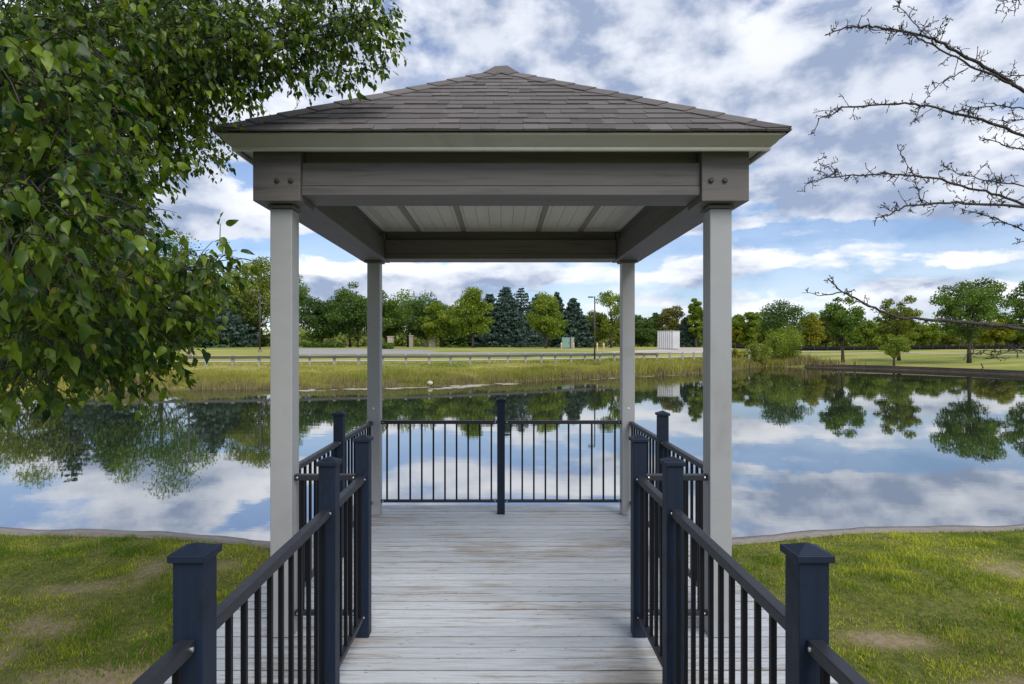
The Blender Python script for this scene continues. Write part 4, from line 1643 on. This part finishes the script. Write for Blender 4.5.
def pear_tree():
    base = Vector((-3.55, 2.35, 0))
    base.z = ground_h(base.x, base.y)
    t = empty('pear_tree', base)
    tag(t, 'leafy green pear tree hanging over the left foreground', 'tree')
    blobs = [  # px, py, distance, radius m, density
        (20, 60, 1.55, .15, 1), (62, 100, 1.7, .17, 1), (15, 150, 1.6, .14, 1), (22, 215, 1.55, .18, 1), (75, 235, 1.8, .2, 1), (40, 315, 1.9, .22, 1),
        (108, 300, 2.2, .22, 1), (150, 285, 2.4, .17, 1), (168, 325, 2.5, .12, 1), (100, 340, 2.3, .14, 1), (35, 360, 2.2, .12, 1), (192, 270, 2.3, .10, 1),
        (218, 262, 2.25, .055, 1.2), (150, 352, 2.5, .10, 1), (60, 160, 2.5, .34, 1), (100, 120, 3.1, .34, 1.1), (95, 200, 3.1, .24, 1), (75, 290, 3.0, .32, 1.1), (60, 338, 3.0, .22, 1.1),
        (130, 320, 3.1, .2, 1), (175, 300, 2.9, .13, 1), (205, 285, 2.9, .1, .8),
        (60, 15, 2.5, .32, 1), (140, 25, 3.0, .36, 1), (205, 35, 3.4, .32, 1), (265, 28, 3.6, .28, 1), (318, 18, 3.8, .24, 1), (352, 30, 3.8, .17, 1), (376, 28, 3.9, .10, .9), (375, 8, 3.9, .12, 1), (388, 42, 3.9, .05, 1),
        (236, 64, 3.5, .18, 1), (290, 58, 3.7, .17, .9), (184, 84, 3.4, .22, 1), (330, 54, 3.8, .13, .9), (368, 58, 3.8, .07, .9), (350, 72, 3.8, .05, .8), (203, 130, 4.3, .14, .8), (168, 118, 3.4, .19, .9), (198, 154, 4.3, .11, .8),
        (220, 156, 4.3, .05, .8), (150, 150, 3.3, .13, .8), (246, 92, 4.3, .09, .8), (118, 175, 3.2, .14, .9),
        (35, 90, 4.4, .7, 1.1), (20, 240, 4.4, .68, 1.1), (160, 40, 4.4, .5, 1), (40, 318, 4.3, .40, 1.0),
        (-90, 60, 2.6, .5, .6), (-110, 220, 2.4, .5, .6), (-60, 360, 2.4, .25, .6), (-220, 100, 2.6, .6, .5), (-60, -80, 3.0, .6, .4), (180, -60, 3.6, .45, .5), (310, -50, 3.9, .3, .5),
    ]
    # leaf templates: ovate, pointed, folded along the midrib and curled
    temps = []
    for k in range(8):
        L, Wd = 1.0, random.uniform(0.46, 0.62)
        curl, fold = random.uniform(-0.2, 0.6), random.uniform(0.10, 0.55)
        prof = [(0, 0.0), (0.10, 0.62), (0.30, 1.0), (0.52, 0.84), (0.76, 0.36), (1.0, 0.0)]
        vs = []
        for (x, w) in prof:
            z = -curl * x * x
            vs.append((x, 0, z))
            if w > 0:
                wob = random.uniform(-0.09, 0.09)
                vs.append((x, w * Wd / 2, z + fold * w * Wd / 2 + wob))
                vs.append((x, -w * Wd / 2, z + fold * w * Wd / 2 - wob))
        # indices: 0 | 1 2 3 | 4 5 6 | 7 8 9 | 10 11 12 | 13
        fs = [(0, 1, 2), (0, 3, 1)]
        for q in (1, 4, 7):
            fs += [(q, q + 3, q + 4), (q, q + 4, q + 1), (q, q + 2, q + 5), (q, q + 5, q + 3)]
        fs += [(10, 13, 11), (10, 12, 13)]
        temps.append((np.array(vs), np.array(fs)))
    twig = MB()
    trunk = MB()
    pos, dirs, nrm, siz, tin = [], [], [], [], []
    trunk_top = base + Vector((0.25, 0.1, 2.4))
    trunk.tube([base + Vector((0, 0, -0.1)), base + Vector((0.02, 0, 0.5)), base + Vector((0.1, 0.05, 1.3)), trunk_top, trunk_top + Vector((0.1, 0.2, 1.2))], [0.19, 0.14, 0.12, 0.09, 0.04], 12)
    hubs = [base + Vector((0.06, 0.02, 1.1)), base + Vector((0.15, 0.05, 1.7)), trunk_top]
    for (px, py, z, r, dens) in blobs:
        c = W3(px, py, z)
        h = min(hubs, key=lambda q: abs(q.z - (c.z - 0.3)))
        if r > 0.09:
            mid = h.lerp(c, 0.55) + Vector((random.gauss(0, .08), random.gauss(0, .08), 0.18 + random.gauss(0, .06)))
            m2 = h.lerp(c, 0.82) + Vector((random.gauss(0, .04), random.gauss(0, .04), 0.10))
            trunk.tube([h, h.lerp(mid, 0.5) + Vector((0, 0, 0.05)), mid, m2, c], [0.035, 0.022, 0.015, 0.010, 0.004], 6, cap=False)
        N = int(14500 * r * r * dens) + 7
        nt = max(2, N // 6)
        for q in range(nt):
            d = Vector(rng.normal(size=3)).normalized()
            s = c + Vector((d.x, d.y, d.z)) * (r * rng.random() ** 0.45)
            td = (d * 0.6 + Vector((rng.normal(0.25, 0.4), rng.normal(-0.1, 0.4), rng.normal(-0.15, 0.35)))).normalized()
            tl = random.uniform(0.06, 0.16)
            e = s + td * tl + Vector((0, 0, -0.02))
            mp = s.lerp(e, 0.5) + Vector((0, 0, 0.012))
            if q % 2 == 0:
                twig.tube([s.lerp(c, 0.35), s, mp, e], [0.0028, 0.0022, 0.0018, 0.0012], 3, cap=False)
            else:
                twig.tube([s, mp, e], [0.002, 0.0018, 0.0012], 3, cap=False)
            clumpt = rng.normal(0.40, 0.22)
            for k in range(6):
                f = (k + 0.7) / 6
                b0 = s.lerp(e, f)
                sd = Vector(rng.normal(size=3))
                ld = (td * 0.35 + sd * 0.35 + Vector((0.05, -0.05, -0.75))).normalized()
                b1 = b0 + ld * 0.018
                pos.append(b1)
                dirs.append(ld)
                nn = Vector(rng.normal(size=3)) + Vector((0, -0.5, 0.8))
                nrm.append(nn)
                siz.append(0.022 + 0.038 * random.random() ** 1.5)
                tv = clumpt + rng.normal(0, 0.2)
                tin.append(min(max(tv, 0), 0.94) if rng.random() > 0.006 else 0.99)
    pos, dirs, nrm = np.array(pos), np.array(dirs), np.array(nrm)
    siz, tin = np.array(siz), np.array(tin)
    yv = np.cross(nrm, dirs)
    yv /= np.linalg.norm(yv, axis=1)[:, None]
    zv = np.cross(dirs, yv)
    which = rng.integers(0, 8, len(pos))
    VV, FF, TT, off = [], [], [], 0
    for k, (tv, tf) in enumerate(temps):
        id_ = np.where(which == k)[0]
        P = (pos[id_][:, None] + siz[id_][:, None, None] * (tv[None, :, 0, None] * dirs[id_][:, None] + tv[None, :, 1, None] * yv[id_][:, None] + tv[None, :, 2, None] * zv[id_][:, None]))
        n = len(id_)
        VV.append(P.reshape(-1, 3))
        FF.append((tf[None] + (np.arange(n) * len(tv))[:, None, None] + off).reshape(-1, 3))
        TT.append(np.repeat(tin[id_], len(tv)))
        off += n * len(tv)
    print('pear leaves', len(pos))
    bl = np.array(base)
    np_mesh('crown', np.vstack(VV) - bl, np.vstack(FF), M['pear'], t, tint=np.concatenate(TT), smooth=True)
    for (b, nm) in ((trunk, 'trunk'), (twig, 'twigs')):
        o = b.build(nm, M['greybark'], t, smooth=True)
        o.location = -base


pear_tree()


# ------------------------------------------------------------------ the bare tree at the right, close to the camera
def bare_tree():
    base = Vector((4.15, 3.3, 0))
    base.z = ground_h(base.x, base.y)
    t = empty('bare_tree', base)
    tag(t, 'leafless tree reaching thin twiggy branches in from the right', 'tree')
    tr = MB()
    tr.tube([base + Vector((0, 0, -0.1)), base + Vector((0.02, 0, 0.3)), base + Vector((0.03, 0.02, 1.0)), base + Vector((-0.03, 0, 1.9)), base + Vector((0.02, 0.03, 2.8)), base + Vector((0.05, 0.05, 3.6)), base + Vector((0.0, 0.02, 4.5)), base + Vector((0.12, 0.05, 5.3))], [0.17, 0.115, 0.10, 0.088, 0.068, 0.048, 0.028, 0.008], 12)
    for (h0, dx, dy, dz) in ((1.9, 0.9, 0.5, 1.0), (2.5, -0.1, 1.0, 1.1), (3.0, 0.8, -0.5, 1.0), (3.5, -0.4, 0.5, 1.1), (3.9, 0.5, 0.5, 0.9)):
        s0 = base + Vector((0.02, 0.02, h0))
        tr.tube([s0, s0 + Vector((dx * .4, dy * .4, dz * .25)), s0 + Vector((dx * .75, dy * .75, dz * .6)), s0 + Vector((dx, dy, dz))], [0.035, 0.025, 0.015, 0.005], 6)
    S1 = lambda x, y: (x / 2.738 + 780, y / 2.738)
    S2 = lambda x, y: (x / 2.973 + 724, y / 2.973 + 250)
    br = [  # points, map, depth at the tip, depth at the frame edge, thickness px at frame edge, trunk height of origin, twigginess
        ([(125, 97), (180, 75), (230, 73), (270, 75), (330, 85), (390, 98), (430, 110), (500, 150), (560, 180), (620, 220), (668, 250)], S1, 2.75, 3.0, 4.4, 1.95, 1.0),
        ([(240, 78), (330, 90), (380, 105), (420, 125), (480, 160), (540, 188), (600, 214), (640, 236)], S1, 2.78, 2.98, 3.2, None, 0.6),
        ([(105, 325), (140, 315), (170, 292), (220, 290), (280, 285), (340, 282), (400, 290), (500, 315), (600, 345), (668, 372)], S1, 2.8, 3.05, 3.6, 1.75, 1.0),
        ([(543, 375), (590, 388), (630, 402), (668, 410)], S1, 3.0, 3.1, 2.2, 1.6, 0.6),
        ([(75, 502), (130, 487), (200, 480), (290, 475), (370, 480), (440, 492), (520, 515), (600, 535), (668, 562)], S1, 2.7, 3.05, 3.4, 1.5, 1.0),
        ([(262, 597), (300, 590), (340, 565), (420, 556), (480, 555), (560, 560), (668, 567)], S1, 2.7, 2.95, 3.6, 1.42, 1.0),
        ([(490, 570), (560, 590), (620, 610), (668, 632)], S1, 2.8, 2.95, 2.0, 1.4, 0.8),
        ([(440, 450), (490, 475), (560, 495), (668, 510)], S1, 2.9, 3.05, 1.8, 1.55, 1.1),
        ([(490, 304), (530, 297), (600, 290), (668, 298)], S1, 2.95, 3.05, 1.8, 1.85, 1.0),
        ([(560, 200), (620, 208), (668, 206)], S1, 3.0, 3.05, 1.6, 1.95, 1.0),
        ([(590, 330), (640, 332), (668, 326)], S1, 3.0, 3.05, 1.5, 1.75, 1.0),
        ([(385, 293), (410, 258), (435, 230), (480, 205), (515, 186)], S1, 2.85, 2.9, 1.6, None, 0.7),
        ([(325, 0), (330, 22), (380, 75), (390, 98)], S1, 2.8, 2.85, 1.5, None, 0.9),
        ([(460, 52), (440, 70), (430, 95), (432, 110)], S1, 2.85, 2.87, 1.4, None, 1.2),
        ([(105, 432), (110, 460), (130, 487)], S1, 2.68, 2.7, 1.3, None, 0.9),
        ([(325, 420), (340, 440), (362, 480), (376, 520), (385, 552)], S1, 2.75, 2.8, 1.4, None, 0.9),
        ([(570, 450), (590, 492), (590, 535)], S1, 2.9, 2.95, 1.3, None, 0.9),
        ([(355, 345), (370, 325), (385, 292)], S1, 2.82, 2.85, 1.2, None, 0.8),
        ([(595, 15), (640, 2), (680, -10)], S1, 2.9, 2.95, 1.2, 2.6, 1.2),
        ([(645, 668), (668, 660)], S1, 2.9, 2.95, 1.2, 1.35, 1.0),
        ([(310, 85), (350, 125), (400, 150), (460, 180), (520, 198), (600, 207), (700, 213), (800, 222), (892, 235)], S2, 2.5, 2.75, 4.6, 0.95, 0.55),
        ([(230, 127), (300, 135), (350, 125)], S2, 2.5, 2.52, 1.8, None, 0.5),
        ([(640, 230), (720, 235), (800, 228), (880, 222)], S2, 2.7, 2.8, 1.5, 1.0, 0.4),
        ([(770, 360), (778, 372), (800, 412), (860, 408), (892, 402)], S2, 2.6, 2.75, 1.5, 0.7, 0.2),
        ([(700, 285), (760, 300), (830, 300), (892, 296)], S2, 2.65, 2.75, 1.4, 0.9, 0.5),
        ([(770, 325), (800, 312), (850, 302), (892, 285)], S2, 2.7, 2.8, 1.4, 0.9, 0.5),
    ]
    tw = MB()

    def twiglet(p, d, L, r, depth=0):
        pts = [p]
        dd = d.copy()
        n = 3
        for k in range(n):
            dd = (dd + Vector(rng.normal(0, 0.38, 3))).normalized()
            pts.append(pts[-1] + dd * L / n)
        tw.tube(pts, [r, r * 0.8, r * 0.65, r * 0.5], 4, cap=False)
        tip = pts[-1]
        tw.tube([tip, tip + dd * 0.004, tip + dd * 0.010], [r * 0.55, r * 1.1, 0.0003], 5, cap=False)
        if depth < 2:
            for k in range(rng.integers(1, 3 if depth else 4)):
                q = pts[rng.integers(1, len(pts))]
                nd = (dd + Vector(rng.normal(0, 0.75, 3))).normalized()
                twiglet(q, nd, L * rng.uniform(0.3, 0.6), r * 0.8, depth + 1)
    for (pts, fn, z0, z1, wpx, hz, twg) in br:
        n = len(pts)
        P = []
        for i, q in enumerate(pts):
            px, py = fn(*q)
            z = z0 + (z1 - z0) * i / (n - 1)
            P.append(W3(px, py, z))
        # resample with small kinks so it grows like wood
        Q, Rr = [], []
        r1 = 0.76 * wpx * z1 / F / 2
        for i in range(n - 1):
            for k in range(4):
                f = k / 4
                Q.append(P[i].lerp(P[i + 1], f) + Vector(rng.normal(0, 0.0022, 3)) + Vector((0, rng.normal(0, 0.004), 0)))
                Rr.append(r1 * (0.30 + 0.70 * ((i + f) / (n - 1)) ** 0.9) * rng.uniform(0.92, 1.12))
        Q.append(P[-1])
        Rr.append(r1)
        if hz is not None:
            d = (P[-1] - P[-2]).normalized()
            gap = math.hypot(base.x - P[-1].x, base.y - P[-1].y)
            e = Vector((base.x, base.y + 0.02, max(P[-1].z - 0.30 * gap - 0.1, 0.5)))
            c1, c2 = P[-1] + d * gap * 0.45, e + Vector((-0.35 * gap, -0.02, 0.28 * gap))
            for f in (0.15, 0.3, 0.45, 0.6, 0.75, 0.9, 1.0):
                g_ = 1 - f
                q = P[-1] * g_ ** 3 + c1 * 3 * g_ * g_ * f + c2 * 3 * g_ * f * f + e * f ** 3
                Q.append(q + Vector(rng.normal(0, 0.008, 3)) * (f < 1))
                Rr.append(r1 * (1.1 + 1.3 * f))
        tr.tube(Q, Rr, 7, cap=True)
        # side spurs
        L = 0
        for i in range(len(pts) * 4 - 5):
            seg = Q[min(i + 1, len(Q) - 1)] - Q[i]
            cnt = seg.length / 0.021 * twg
            m = int(cnt) + (1 if rng.random() < cnt % 1 else 0)
            for k in range(m):
                p = Q[i] + seg * rng.random()
                sd = Vector(rng.normal(size=3))
                d = (-seg.normalized() * 0.35 + sd * 0.7 + Vector((0, 0, 0.25))).normalized()
                long = rng.random()
                twiglet(p, d, 0.014 + 0.065 * long ** 2.6, 0.0025, 0 if long > 0.4 else 1)
    for (b, nm) in ((tr, 'trunk'), (tw, 'twigs')):
        o = b.build(nm, M['greybark'], t, smooth=True)
        o.location = -base


bare_tree()
